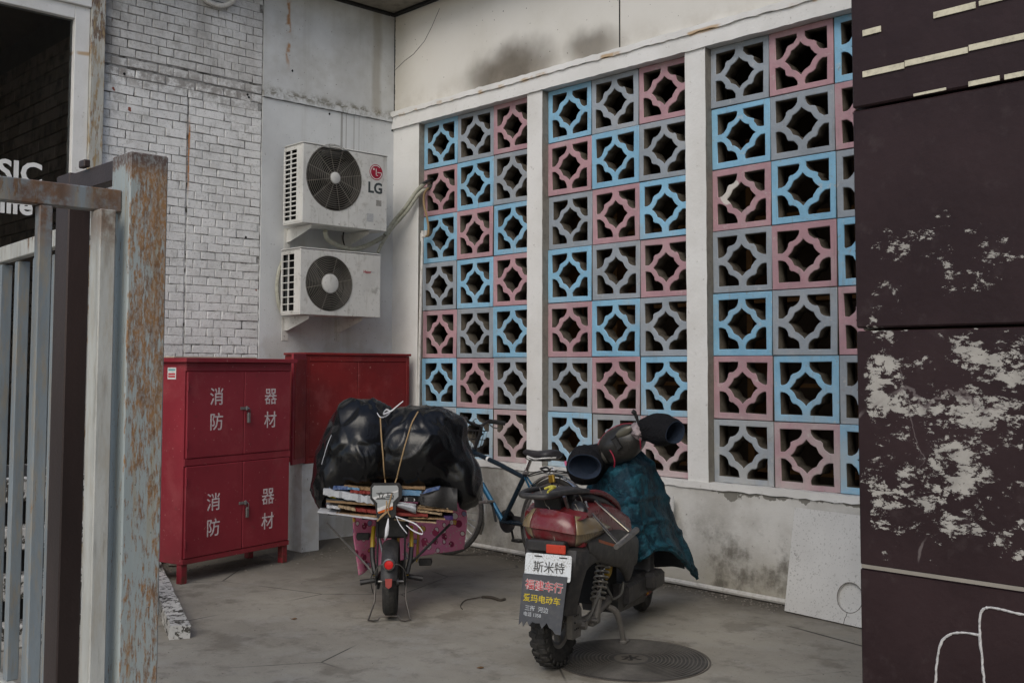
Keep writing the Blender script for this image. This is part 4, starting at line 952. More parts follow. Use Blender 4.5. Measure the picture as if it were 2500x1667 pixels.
for k in range(900):
    if k < 420: x, y, r = rg.uniform(.9, 4.15), -.02-abs(rg.gauss(0, .09))-.03, rg.uniform(.002, .007)
    elif k < 560: x, y, r = .35+abs(rg.gauss(0, .25)), rg.uniform(-2.6, -.2), rg.uniform(.002, .007)
    else: x, y, r = rg.uniform(.8, 5.6), rg.uniform(-4.2, -.2), rg.uniform(.0015, .0045)
    q_ = bmesh.ops.create_icosphere(gm.bm, subdivisions=1, radius=r); a_ = rg.uniform(0, 3)
    for v in q_['verts']: v.co = V((x+v.co.x*math.cos(a_)*1.4-v.co.y*math.sin(a_), y+v.co.x*math.sin(a_)*1.4+v.co.y*math.cos(a_), r*.35+v.co.z*.7))
tag(gm.build('grit', simple('grit_stone', (.24,.22,.19), .95, 0, .7, .4, (.07,.06,.05), 40), None, 0), kind='stuff')
for i, (p, lab) in enumerate((((2.311, -2.432, 0.004),'small brown leaf scrap near the cargo bike kickstand'),((3.792, -2.317, 0.004),'small orange leaf scrap on the concrete left of the scooter wheel'),((3.255, 0.147, 0.004),'tiny brown scrap on the floor below the teal quilt'))):
    p = V(p); q = MB(); q.prism([(-.015,-.008),(.012,-.012),(.02,.006),(-.004,.013)], frame(p, (1,.3,.1), (-.3,1,.1)), .002); solo(q, 'leaf_scrap', simple('leaf_brown', (.16,.085,.035), .9), lab, 'leaf', 'scraps on the floor')

# ---------------------------------------------------------------- helpers for wheels
def wheel(parent, F, ax, Rt, rt, wid, tyre, rim, spokes=0, disc=False, steer=0, nm='wheel'):
    X = F.m @ M.Translation(V(ax)) @ M.Rotation(R(steer), 4, 'Z') @ M.Rotation(PI/2, 4, 'X')
    q = MB(); q.torus(Rt-rt, rt, 56, 10, X, wid/2); w = q.build(nm, tyre, parent)
    q = MB(); rr = Rt-2*rt+.004
    q.lathe([(rr+.006,-wid*.32),(rr+.006,wid*.32),(rr-.012,wid*.26),(rr-.016,0),(rr-.012,-wid*.26)], 48, X, True); q.build('rim', rim, w)
    q = MB(); q.lathe([(.022,-.045),(.022,.045),(.0005,.046)], 14, X); q.lathe([(.008,-.075),(.008,.075)], 8, X); q.build('hub', STEEL, w)
    if spokes:
        q = MB()
        for k in range(spokes):
            a = 2*PI*k/spokes; b = a+(.45 if k % 2 else -.45); s_ = .03 if (k//2) % 2 else -.03
            q.tube([X @ V((.02*math.cos(b), .02*math.sin(b), s_)), X @ V((rr*math.cos(a), rr*math.sin(a), 0))], .0012, 4)
        o = q.build('spokes', CHROME, w); o['kind'] = 'stuff'
    if disc:
        q = MB()
        for k in range(5):
            a = 2*PI*k/5; q.T = X @ M.Rotation(a, 4, 'Z'); q.bx(.02,rr-.006,-.016,.016,-.014,.014,.004)
        q.T = M.Identity(4); q.lathe([(.055,-.03),(.055,.03),(.0005,.031)], 18, X); q.build('rim_spokes', rim, w)
    return w

# ---------------------------------------------------------------- yellow cargo bike
EO = (2.643,-1.988); E = Fr(EO, 140)
eb = thing('cargo_bike', 'small black and yellow electric bike loaded with bin bags and cardboard', 'electric bike', (*EO,0), R(140))
def tb(name, pts, r, mat, parent, F=E, n=8, k=0):
    q = MB(); P = F.many(pts); q.tube(smooth_path(P, k) if k else P, r, n); return q.build(name, mat, parent)
def lb(name, c, sz, mat, parent, F=E, bev=.004, rot=None):
    q = MB(); q.T = F.m; q.box(c, sz, rot, bev); return q.build(name, mat, parent)
wheel(eb, E, (0,0,.205), .205, .044, .085, RUBBER, SBLACK, 0, True)
wheel(eb, E, (.98,0,.205), .205, .036, .07, RUBBER, SBLACK, 0, True)
X = E.m @ M.Translation(V((0,0,.205)))
q = MB(); rows = []
for i in range(23):
    a = R(12+i*7.1); rows.append([X @ V((r*math.cos(a), y, r*math.sin(a))) for r, y in ((.222,-.047),(.236,-.03),(.241,0),(.236,.03),(.222,.047),(.229,.03),(.234,0),(.229,-.03))])
q.rings(rows); fd = q.build('mudguard', SBLACK, eb)
XL = frame(E(-.235,0,.345), E(0,-1,0)-E(0,0,0), V((0,0,1)))
q = MB(); q.lathe([(.033,-.02),(.034,.012),(.028,.018),(.026,.010)], 24, XL); tl = q.build('tail_lamp', STEEL, eb)
q = MB(); q.lathe([(.027,.004),(.024,.016),(.0005,.020)], 20, XL); q.build('lens', REFLB, tl)
q = MB(); q.prism([(-.020,.025),(.020,.025),(.017,-.018),(0,-.030),(-.017,-.018)], frame(E(-.245,0,.243), E(0,-1,0)-E(0,0,0), V((-.0,0,1))), .006); q.build('reflector', simple('faded_red_reflector', (.36,.07,.06), .4), eb)
tb('mudguard_stay', [(-.225,.03,.345),(-.20,.06,.33),(-.09,.085,.27),(0,.09,.215)], .0028, STEEL, eb, k=4)
tb('mudguard_stay', [(-.225,-.03,.345),(-.20,-.06,.335),(-.09,-.085,.28),(0,-.09,.215)], .0028, STEEL, eb, k=4)
st = tb('kickstand', [(-.005,.088,.20),(-.04,.090,.10),(-.125,.120,.012),(-.130,.090,.008),(-.125,.066,.012),(-.115,.052,.030),(-.115,-.052,.030),(-.125,-.066,.012),(-.130,-.090,.008),(-.125,-.120,.012),(-.04,-.090,.10),(-.005,-.088,.20)], .0058, simple('tarnished_steel', (.11,.10,.09), .4, .7, .3, .4, (.13,.10,.08), 20), eb, n=6)
for s_ in (1,-1):
    lb('axle_plate', (0,s_*.085,.215), (.07,.01,.055), DARK, eb)
    tb('yellow_side_tube', [(.02,s_*.092,.24),(.08,s_*.112,.32),(.12,s_*.116,.42),(.16,s_*.112,.50)], .0125, YELLOW, eb, k=5)
    tb('side_tube_sleeve', [(.02,s_*.092,.24),(.08,s_*.112,.32),(.104,s_*.1165,.385)], .0150, DARK, eb)
    tb('rack_stay', [(.0,s_*.08,.23),(.05,s_*.08,.54)], .006, DARK, eb)
q = MB(); q.prism([(0,0),(.10,.02),(.12,.20),(.06,.17),(.02,.09)], frame(E(.42,-.135,.24), E(1,-.1,0)-E(0,0,0), V((0,0,1))), .008); q.build('yellow_cover', YELLOW, eb)
lb('battery_box', (.20,0,.505), (.26,.19,.125), SBLACK, eb, bev=.012); lb('rack_plate', (.19,0,.575), (.46,.34,.012), DARK, eb)
for s_, z in ((1,.175),(-1,.195)): tb('foot_peg', [(.10,s_*.09,z+.02),(.10,s_*.185,z+.005)], [.014,.017], DARK, eb, n=8)
for s_, z, x in ((1,.40,.46),(-1,.250,.40)):
    tb('crank', [(.42,s_*.07,.30),(x,s_*.10,z)], .010, STEEL, eb, n=6); lb('pedal', (x,s_*.195,z), (.075,.085,.022), DARK, eb, bev=.004); lb('pedal_grip', (x-.036,s_*.195,z), (.012,.078,.045), SBLACK, eb)
tb('frame_tube', [(.10,0,.30),(.42,0,.29),(.70,0,.38),(.87,0,.52)], .026, YELLOW, eb, n=10, k=4); tb('seat_tube', [(.42,0,.29),(.36,0,.62)], .019, DARK, eb); tb('head_tube', [(.92,0,.44),(.86,0,.62)], .024, DARK, eb)
for s_ in (1,-1): tb('fork_blade', [(.98,s_*.055,.205),(.92,s_*.05,.46)], .012, DARK, eb)
tb('stem', [(.86,0,.62),(.82,0,.98)], .016, DARK, eb); tb('handlebar', [(.78,.27,.99),(.82,.1,.985),(.82,-.1,.985),(.78,-.27,.99)], .011, DARK, eb, k=3)
lb('saddle', (.33,0,.665), (.24,.17,.05), SEATM, eb, bev=.02)
for x in (.10, .40): tb('carrier_bar', [(x,.38,.585),(x,-.34,.575)], .008, DARK, eb)
tb('carrier_strut', [(.08,.385,.535),(.10,.141,.274),(.05,.10,.225)], .0062, STEEL, eb, n=6); tb('carrier_strut', [(.08,-.345,.522),(.10,-.091,.268)], .0085, DARK, eb, n=6)
tb('brake_wire', [(.02,.10,.26),(-.03,.115,.22),(-.02,.10,.14)], .003, DARK, eb, n=5, k=4)
lb('chain_guard', (.12,.075,.19), (.2,.014,.07), DARK, eb)
# pink hanging windshield quilt
rows = [[E(.66,.27,.95),E(.74,.10,.97),E(.76,-.15,.96),E(.66,-.40,.93)],
        [E(.62,.275,.62),E(.74,.10,.62),E(.77,-.15,.64),E(.60,-.44,.66)],
        [E(.60,.265,.38),E(.76,.10,.36),E(.78,-.16,.40),E(.62,-.455,.44)],
        [E(.62,.235,.125),E(.74,.12,.16),E(.76,-.18,.22),E(.66,-.435,.275)]]
q = MB(); q.sheet(cloth(rows, 14, 14, lambda u, v, p: .012*math.sin(u*17+v*3)*v+.012*(mn.noise(p*9)))); solo(q, 'windshield_quilt', PINK, 'pink printed oilcloth apron with hearts hanging in front of the loaded bike', 'apron', smooth=80, solid=.006)
# flattened boxes and papers on the carrier
def zy(zx): return (1198-zx)*.000366
def zz(zv, x=-.1): return .695-(zv-307)*.000366+(x+.1)*.03
def sheet_item(zx0, zx1, zl, zr, th, x0, x1, mat, label, name='flattened_box', cat='cardboard', n=12, wav=.004):
    q = MB(); rows = []
    for i in range(n+1):
        t = i/n; y = zy(zx0+(zx1-zx0)*t); z = zz(zl+(zr-zl)*t); h = th*.000366/2; j = lambda a=wav: random.uniform(-a, a)
        xa = x0+j(.006); rows.append([E(xa,y,z-h+j(wav*.4)),E(x1,y,z-h+.004),E(x1,y,z+h+.004),E(xa,y,z+h+j(wav*.4))])
    q.rings(rows); return solo(q, name, mat, label, cat, 'flattened boxes and papers under the bin bags', smooth=20)
CB1 = simple('brown_cardboard', (.27,.175,.095), .9, 0, .3, .4, (.14,.085,.045), 20); CB2 = simple('pale_corrugated_card', (.36,.27,.17), .9, 0, .3, .4, (.17,.11,.06), 30); PAPW = simple('white_paper', (.50,.505,.52), .6, 0, .15, .3, (.33,.33,.34), 12)
PBLUE = simple('blue_print', (.04,.08,.20), .4, 0, .5, .4, (.45,.48,.55), 26); PSKY = simple('sky_print', (.10,.22,.36), .4, 0, .3, .4, (.4,.45,.5), 20); PRED = simple('red_card', (.20,.026,.020), .6, 0, .3); PURP = simple('purple_box', (.045,.02,.10), .5); PYEL = simple('olive_yellow_paper', (.35,.29,.03), .6); FOAM = simple('white_foam_bag', (.47,.485,.51), .45, 0, .2, .3, (.38,.38,.40), 14, .6)
si = sheet_item
si(55,1000,505,622,22,-.10,.36,PAPW,'lowest white paper sheet sticking out to the left of the stack','paper_sheet','paper')
si(340,1000,545,585,30,-.085,.40,CB1,'brown flattened box just above the lowest white sheet, left half')
si(1250,1920,640,700,20,-.07,.40,CB2,'lowest pale cardboard of the right half of the stack')
si(1480,2060,612,640,22,-.075,.40,CB1,'brown cardboard under the red card, right half'); si(640,970,478,515,50,-.09,.35,PRED,'red card poking out at the left of the shield sign'); si(1260,1785,548,575,44,-.088,.35,PRED,'red card poking out at the right of the shield sign')
si(2040,2185,625,625,62,-.06,.3,PURP,'dark purple carton at the right end of the stack','small_carton','box',3)
si(190,400,425,455,46,-.07,.3,PAPW,'small white folded paper at the left, below the cardboard','folded_paper','paper',5); si(375,650,420,480,38,-.092,.2,CB2,'crumpled brown paper wedge at the left of the red card')
si(1610,2010,500,560,30,-.085,.40,CB2,'pale corrugated sheet at the right under the black sleeve'); si(1620,2185,458,520,34,-.08,.42,CB1,'brown corrugated sheet directly under the black sleeve'); si(1650,2185,425,480,20,-.075,.42,CB2,'thin pale cardboard touching the black sleeve')
si(185,960,342,400,34,-.085,.42,CB1,'long brown cardboard under the white foam bag'); si(180,960,312,365,18,-.08,.4,simple('dark_print_card', (.03,.04,.05), .5),'dark printed card above the long brown cardboard','printed_card','card')
si(215,330,252,285,48,-.078,.3,PYEL,'olive yellow paper corner at the left end of the stack','paper_sheet','paper',4)
si(140,930,190,335,105,-.10,.35,FOAM,'thick white foam bag lying slanted across the left of the stack','foam_bag','packaging',16,.012)
si(560,900,190,220,44,-.085,.3,PRED,'red edged card above the white foam bag'); si(460,900,120,165,52,-.07,.35,CB1,'torn brown cardboard directly below the left bin bag'); si(225,520,130,140,60,-.075,.3,PBLUE,'blue printed leaflet at the upper left of the stack','leaflet','leaflet',6); si(510,700,140,160,36,-.08,.25,PSKY,'pale blue leaflet beside the torn brown cardboard','leaflet','leaflet',5)
si(1360,1740,140,150,40,-.07,.35,CB1,'brown cardboard below the right bin bag'); si(1370,1680,215,232,80,-.085,.3,PSKY,'sky blue printed box right of the shield sign','printed_box','box',5)
bs = si(1370,1720,308,325,82,-.09,.3,simple('black_print_box', (.012,.012,.013), .4),'black printed box with white letters right of the shield sign','printed_box','box',4,.001)
text('lettering', 'ilme', WHITEVIN, bs, frame(E(-.0935,zy(1500),zz(318)), E(0,-1,0)-E(0,0,0), V((-.0,0,1))), .030, 0, spacing=1.25)
q = MB(); q.prism([(zy(1690)*-1,zz(235)),(zy(1960)*-1,zz(165)),(zy(1980)*-1,zz(105)),(zy(1760)*-1,zz(155))], M(((0,0,-1,-.092),(-1,0,0,0),(0,1,0,0),(0,0,0,1))), .002)
q.bm.transform(E.m @ M.Rotation(0,4,'Z')); solo(q, 'book_cover', PBLUE, 'tilted blue book cover under the right bin bag', 'book', 'flattened boxes and papers under the bin bags')
q = MB(); rows = []
for i in range(11):
    t = i/10; y = zy(1660+590*t); zt_ = zz(160-20*math.sin(t*3)); zb_ = zz(400+110*t); rows.append([E(-.085-.012*math.sin(t*7),y,zb_),E(.3,y,zb_+.02),E(.3,y,zt_),E(-.07+.014*math.sin(t*9),y,zt_),E(-.095+.008*math.sin(t*11),y,(zb_+zt_)/2)])
q.rings(rows); solo(q, 'black_sleeve', simple('matt_black_plastic', (.016,.015,.015), .5, 0, .3, 0, bump=.3), 'matt black plastic sleeve at the upper right of the stack', 'packaging', smooth=60)
q = MB(); q.sheet([[E(-.11+.01*math.sin(k*2.1),zy(1300+300*i/5),zz(345+45*i/5+ (140+10*i/5-60*(1-i/5))*k/4)) for k in range(5)] for i in range(6)]); solo(q, 'foam_sheet', FOAM, 'crumpled white foam sheet right of the shield sign', 'packaging', 'flattened boxes and papers under the bin bags', 60, .004)
# shield shaped sign tied to the stack
sg = thing('shield_sign', 'shield shaped grey and orange sign with black rim and letters tied to the cardboard', 'sign', E(-.12,.03,.60), R(140))
XS_ = M(((0,0,-1,-.125),(-1,0,0,0),(0,1,0,0),(0,0,0,1)))
def zp(pts): return [(-zy(a), zz(b)) for a, b in pts]
def pr(name, pts, x, d, mat, parent):
    q = MB(); q.prism(zp(pts), E.m @ M.Translation(V((x+.125,0,0))) @ XS_, d); return q.build(name, mat, parent)
pr('backing', [(880,110),(925,48),(1330,48),(1378,110),(1378,285),(1288,385),(1288,560),(1250,592),(1005,592),(980,560),(960,385),(880,295)], -.115, .010, DARK, sg)
pr('face', [(912,125),(942,88),(1298,88),(1322,125),(1322,262),(1238,352),(1236,455),(1012,522),(994,498),(994,362),(912,272)], -.1253, .002, simple('grey_sign_face', (.33,.345,.345), .45), sg)
pr('orange_band', [(1000,500),(1236,410),(1236,462),(1016,526)], -.1275, .0015, ORANGE, sg); pr('white_band', [(996,440),(1238,355),(1237,408),(998,498)], -.1275, .0013, WHITE, sg)
pr('white_band', [(914,275),(1130,215),(1320,160),(1320,185),(950,312)], -.1275, .0009, WHITE, sg)
text('lettering', '立马', BLACKINK, sg, frame(E(-.1280,zy(1122),zz(252)), E(0,-1,0)-E(0,0,0), V((0,0,1))), .042, .0007, sx=1.22)
pr('bar', [(972,204),(1250,204),(1250,214),(972,214)], -.128, .001, BLACKINK, sg); pr('bar', [(972,292),(1250,292),(1250,302),(972,302)], -.128, .001, BLACKINK, sg)
# bin bags
import numpy as np
def bag(name, label, cen, ells, seed, zmin):
    bm = bmesh.new(); bmesh.ops.create_icosphere(bm, subdivisions=6, radius=1); D_ = np.array([v.co[:] for v in bm.verts]); c = np.array(cen)
    def sdf(P):
        o = None
        for (e, r) in ells:
            e = np.array(e); r = np.array(r); k0 = np.linalg.norm((P-e)/r, axis=1); k1 = np.linalg.norm((P-e)/(r*r), axis=1)+1e-9; d = k0*(k0-1)/k1
            if o is None: o = d
            else: h = np.clip(.5+.5*(o-d)/.06, 0, 1); o = o*(1-h)+d*h-.06*h*(1-h)
        return o
    lo = np.zeros(len(D_)); hi = np.full(len(D_), .75)
    for _ in range(26):
        mid = (lo+hi)/2; ins = sdf(c+D_*mid[:,None]) < 0; lo = np.where(ins, mid, lo); hi = np.where(ins, hi, mid)
    off = V((seed, seed*1.7, 0))
    for i, v in enumerate(bm.verts):
        p = V(c+D_[i]*lo[i]); n = V(D_[i]); w = p+off
        w2 = w+V((mn.noise(w*6),mn.noise(w*6+V((9,0,0))),mn.noise(w*6+V((0,9,0)))))*.05
        dd = mn.voronoi(V((w2.x*4.2, w2.y*4.6, w2.z*4.2)))[0]; fac = min(dd[1]-dd[0], .6)
        rid = 1-abs(mn.noise(V((w2.x*6, w2.y*9, w2.z*5))))*2; rid2 = 1-abs(mn.noise(V((w2.x*15, w2.y*26, w2.z*10))))*2; msk = max(0, mn.noise(w*4+V((3,3,3)))+.15)
        p = p+n*(.034*fac-.010+.010*max(rid,0)**3+.010*msk*max(rid2,0)**2+.012*mn.noise(w*4))
        if p.z < zmin and abs(p.y) < .40: p.z = zmin+(p.z-zmin)*.1
        v.co = E(*p)
    bmesh.ops.recalc_face_normals(bm, faces=bm.faces); q = MB(); q.bm.free(); q.bm = bm
    o = solo(q, name, BAG, label, 'bin bag', 'stuffed black bin bags on the cargo bike', 70); return o
b1 = bag('bin_bag', 'bulging glossy black bin bag with gathered top on the left of the cargo bike', (.17,.17,.95), [((.18,.165,.95),(.30,.29,.26)), ((.16,.18,1.13),(.18,.18,.135)), ((.12,.34,.80),(.20,.115,.17)), ((.10,.415,.70),(.11,.05,.085))], 2.3, .705)
b2 = bag('bin_bag', 'bulging glossy black bin bag draping down at the right of the cargo bike', (.17,-.20,.93), [((.17,-.14,.955),(.31,.32,.265)), ((.16,-.20,1.08),(.20,.25,.135)), ((.13,-.40,.80),(.20,.125,.17)), ((.08,-.455,.70),(.10,.075,.055)), ((.10,-.43,.735),(.14,.08,.09))], 7.1, .705)
from mathutils.bvhtree import BVHTree
def bvh_of(*obs):
    vs = []; fs = []
    for o in obs:
        k = len(vs); vs += [o.matrix_basis @ v.co for v in o.data.vertices]; fs += [[k+i for i in p.vertices] for p in o.data.polygons]
    return BVHTree.FromPolygons(vs, fs)
BV = bvh_of(b1, b2)
def on_bag(y, z, off=.006):
    h = BV.ray_cast(E(-1,y,z), (E(1,0,0)-E(0,0,0)).normalized())
    return h[0]-(E(1,0,0)-E(0,0,0))*off if h[0] is not None else E(-.09,y,z)
def z4(zx, zv): # photograph crop position -> local y, z around the rear of the load
    return ((1198-((700+zx/2.53)-770)*6.533)*.000366, .695-(((940+zv/2.53)-1170)*6.533-307)*.000366)
def rope(name, pts, tail, label, r=.0042):
    P = []
    for i in range(len(pts)-1):
        (y0, z0), (y1, z1) = z4(*pts[i]), z4(*pts[i+1])
        for k in range(6): t = k/6; P.append(on_bag(y0+(y1-y0)*t, z0+(z1-z0)*t))
    P += [E(*p) for p in tail]; q = MB(); Ps = []
    for i, p in enumerate(P):
        a, b = P[max(i-1,0)], P[min(i+1,len(P)-1)]; Ps.append((a+p*2+b)/4)
    q.tube(Ps, r, 7); return solo(q, name, ROPE, label, 'rope', 'straw ropes holding the load')
rope('tie_rope', [(568,205),(580,330),(592,430),(600,560),(604,600)], [(-.134,zy(1115),zz(180)),(-.134,zy(1150),zz(440)),(-.130,zy(1160),zz(500)),(-.13,zy(1000),zz(610))], 'left straw rope strand running down over the bin bags to the shield sign')
rope('tie_rope', [(803,172),(765,240),(725,380),(690,520),(672,600)], [(-.136,zy(1225),zz(160)),(-.136,zy(1165),zz(440)),(-.134,zy(1140),zz(510)),(-.13,zy(1225),zz(600))], 'right straw rope strand slanting down over the bin bags to the shield sign')
q = MB(); q.tube([E(-.134,zy(1160),zz(490)),E(-.14,zy(1080),zz(560)),E(-.135,zy(995),zz(640))], .005, 6); solo(q, 'rope_end', ROPE, 'loose straw rope end under the shield sign', 'rope', 'straw ropes holding the load')
def ribbon(pts, w, label, mat=RIBBON, world=None):
    P = world or [E(*p) for p in pts]; P = smooth_path(P, 5); q = MB(); n = len(P)
    q.sheet([[P[i]+V((0,0,-w*wd/2)), P[i]+V((0,0,w*wd/2))] for i, wd in ((i, .5+.5*math.sin(PI*min(1, max(.1, i/n)))) for i in range(n))])
    return solo(q, 'ribbon', mat, label, 'ribbon', 'white plastic ribbons', 60, .0015)
q = MB(); q.sheet([[E(-.13,zy(1160),zz(600)),E(-.13,zy(1175),zz(600))],[E(-.135,zy(1120),zz(770)),E(-.135,zy(1182),zz(750))],[E(-.137,zy(1118),zz(850)),E(-.137,zy(1170),zz(850))],[E(-.13,zy(1108),zz(940)),E(-.13,zy(1125),zz(940))]]); solo(q, 'ribbon', RIBBON, 'short white ribbon hanging straight below the shield sign', 'ribbon', 'white plastic ribbons', 60, .0015)
ribbon([(-.13,zy(1290),zz(570)),(-.14,zy(1350),zz(690)),(-.14,zy(1465),zz(835))], .010, 'straight white ribbon tail slanting right below the stack')
ribbon([(-.13,zy(1280),zz(570)),(-.14,zy(1420),zz(615)),(-.14,zy(1600),zz(690)),(-.14,zy(1705),zz(800)),(-.14,zy(1690),zz(845)),(-.14,zy(1560),zz(790)),(-.13,zy(1450),zz(710))], .010, 'looped white ribbon hanging at the right below the stack')
P = [on_bag(*z4(a, b), .012) for a, b in ((548,182),(570,208),(600,205),(625,180),(600,165),(585,190),(640,165),(680,132),(712,106))]
ribbon(None, .012, 'white ribbon tied in a knot on top of the bin bags', world=P)
P = [on_bag(*z4(a, b), .008) for a, b in ((268,318),(248,370),(228,430),(212,495))]; ribbon(None, .010, 'white ribbon down the left side of the bin bags', world=P)

# ---------------------------------------------------------------- blue bicycle
BO = (2.42,-.40); B_ = Fr(BO, 180, 3)
bb = thing('bicycle', 'blue bicycle with black saddle and front basket parked against the low wall', 'bicycle', (*BO,0), PI)
def bt(name, pts, r, mat, parent=bb, n=10, k=0): return tb(name, pts, r, mat, parent, B_, n, k)
wheel(bb, B_, (0,0,.338), .338, .019, .036, RUBBER, STEEL, 32); wheel(bb, B_, (1.15,.02,.338), .338, .019, .036, RUBBER, STEEL, 32, steer=16)
fr_ = bt('down_tube', [(.925,0,.725),(.535,0,.325)], .0205, BLUEF)
bt('top_tube', [(.885,0,.805),(.60,0,.735),(.32,0,.655)], .018, BLUEDK); bt('seat_tube', [(.530,0,.315),(.300,0,.70)], .0185, BLUEDK); bt('head_tube', [(.945,0,.695),(.875,0,.835)], .023, BLUEDK)
for s_ in (1,-1):
    bt('seat_stay', [(.305,s_*.012,.66),(.02,s_*.055,.345)], .008, BLUEF, n=7); bt('chain_stay', [(.52,s_*.03,.318),(.0,s_*.058,.338)], .010, BLUEDK, n=7)
    bt('fork_blade', [(.955,s_*.045,.68),(1.06,s_*.05,.48),(1.15,.02+s_*.052,.338)], .0115, BLUEDK, n=7)
    bt('rack_stay', [(.02,s_*.06,.36),(-.10,s_*.06,.70)], .0045, DARK, n=6); bt('rack_strut', [(.30,s_*.02,.665),(.12,s_*.055,.715),(.06,s_*.06,.725),(-.36,s_*.06,.715)], .0045, DARK, n=6)
for x in (.05,-.10,-.22,-.35): bt('rack_crossbar', [(x,.06,.722),(x,-.06,.722)], .004, DARK, n=6)
for a0, L in ((.50,.035),(.45,.012)):
    d_ = V((.535-.925,0,.325-.725)); p0 = V((.925,0,.725))+d_*(.30 if a0 == .5 else .36); p1 = p0+d_*L; bt('white_flash', [p0, p1], .0212, WHITEVIN)
p0 = V((.885,0,.805))+V((-.285,0,-.07))*.55; bt('white_flash', [p0, p0+V((-.02,0,-.005))], .0186, WHITEVIN)
def guard(name, cx, cz, a0, a1, R0, mat, steer=0, cy=0):
    q = MB(); rows = []; Xg = B_.m @ M.Translation(V((cx,cy,cz))) @ M.Rotation(R(steer), 4, 'Z')
    for i in range(21):
        a = a0+(a1-a0)*i/20; rows.append([Xg @ V((r*math.cos(a), y, r*math.sin(a))) for r, y in ((R0-.010,-.026),(R0,-.014),(R0+.003,0),(R0,.014),(R0-.010,.026),(R0-.004,.012),(R0-.001,0),(R0-.004,-.012))])
    q.rings(rows); return q.build(name, mat, bb)
guard('mudguard', 0, .338, R(40), R(200), .362, CHROME); guard('mudguard', 1.15, .338, R(60), R(205), .362, CHROME, 16, .02)
bt('seat_post', [(.300,0,.70),(.262,0,.785)], .013, CHROME); bt('seat_clamp', [(.306,0,.688),(.296,0,.706)], .021, STEEL); bt('quick_release', [(.30,.02,.70),(.285,.05,.685),(.25,.055,.69)], .006, STEEL, n=6)
# saddle: lofted from nose to tail
q = MB(); rows = []
for x, w, zt_, th in ((.335,.012,.852,.03),(.315,.026,.862,.05),(.26,.036,.860,.065),(.20,.052,.858,.075),(.13,.085,.864,.085),(.07,.103,.874,.090),(.035,.098,.876,.085),(.012,.060,.866,.06)):
    rows.append([B_(x, w*math.cos(a), zt_-th/2+th/2*math.sin(a)*(1 if math.sin(a) > 0 else .75)) for a in [2*PI*k/14 for k in range(14)]])
q.rings(rows); sd = q.build('saddle', SEATM, bb, 60)
q = MB(); q.tube(smooth_path(B_.many([(.26,.037,.815),(.20,.053,.805),(.13,.086,.803),(.07,.104,.808),(.03,.099,.814),(.010,.0,.818)]), 4), .0055, 6); q.build('white_piping', WHITEVIN, sd)
for s_ in (1,-1): bt('saddle_rail', [(.30,s_*.02,.80),(.25,s_*.022,.785),(.10,s_*.035,.79),(.06,s_*.04,.81)], .0035, DARK, n=5)
bt('stem', [(.875,0,.835),(.82,0,.965),(.80,.01,1.01)], .014, DARK, k=3)
hb = [(.70,.29,1.055),(.77,.20,1.06),(.83,.11,1.035),(.82,.01,1.01),(.86,-.08,1.03),(.90,-.16,1.045),(.87,-.27,1.035)]
bt('handlebar', hb, .0115, DARK, k=5); bt('grip', [(.66,.335,1.05),(.775,.195,1.062)], .0185, DARK); bt('grip', [(.905,-.165,1.046),(.86,-.29,1.034)], .0185, DARK)
bt('brake_lever', [(.80,.17,1.055),(.75,.23,1.02),(.70,.29,1.02)], .005, STEEL, n=5, k=4); bt('brake_lever', [(.91,-.14,1.045),(.91,-.21,1.00),(.89,-.27,.99)], .005, STEEL, n=5, k=4)
bt('brake_cable', [(.81,.15,1.05),(.90,.13,1.09),(.97,.06,1.02),(.95,.02,.85),(.94,.02,.72)], .0025, DARK, n=5, k=6); bt('brake_cable', [(.90,-.13,1.045),(.97,-.08,1.06),(.99,0,.95),(.93,.02,.80),(.86,.025,.78)], .0025, DARK, n=5, k=6)
q = MB(); q.T = B_.m
def bcorner(f): z = .77+.20*f; e = .0+.035*f; return [(.92-e,-.13-e+.03,z),(1.16+e,-.13-e+.03,z),(1.16+e,.16+e,z),(.92-e,.16+e,z)]
for f in (0,.33,.66,1): q.tube(bcorner(f), .0028 if f < 1 else .004, 5, True)
for s_ in range(4):
    for k in range(9):
        t = k/9; a, b = bcorner(0), bcorner(1); p = V(a[s_]).lerp(V(a[(s_+1) % 4]), t); p2 = V(b[s_]).lerp(V(b[(s_+1) % 4]), t); q.tube([p, p2], .0018, 4)
for k in range(8):
    a = bcorner(0); q.tube([V(a[0]).lerp(V(a[1]), k/8), V(a[3]).lerp(V(a[2]), k/8)], .0018, 4)
o = q.build('basket', DARK, bb)
cr = bt('crank', [(.53,.07,.318),(.565,.085,.455)], .009, DARK, n=7); q = MB(); q.T = B_.m; q.box((.57,.135,.462), (.085,.085,.02), M.Rotation(R(10), 3, 'Y'), .004); q.build('pedal', STEEL, cr)
cr = bt('crank', [(.53,-.07,.318),(.495,-.085,.18)], .009, DARK, n=7); q = MB(); q.T = B_.m; q.box((.49,-.135,.175), (.085,.085,.02), None, .004); q.build('pedal', DARK, cr)
q = MB(); q.lathe([(.085,-.004),(.085,.004),(.012,.005)], 30, B_.m @ M.Translation(V((.53,-.045,.318))) @ M.Rotation(PI/2, 4, 'X')); q.build('chainring', DARK, bb)
lbk = lb('chain_case', (.27,-.05,.33), (.56,.018,.07), DARK, bb, B_)
bt('side_stand', [(.04,.06,.33),(.02,.17,.012)], .008, STEEL, n=7)
bt('orange_tie', [(.20,.03,.565),(.185,.05,.58),(.175,.045,.545),(.19,.03,.52)], .010, simple('orange_red_tape', (.42,.06,.02), .6), k=3)
pk = thing('padlock', 'brass padlock on a dark chain hanging from the bicycle rear rack', 'padlock', B_(-.03,.08,.66), PI)
q = MB(); q.T = B_.m; q.box((-.03,.075,.675), (.05,.022,.055), M.Rotation(R(12), 3, 'Y'), .004); q.build('lock_body', GOLD, pk)
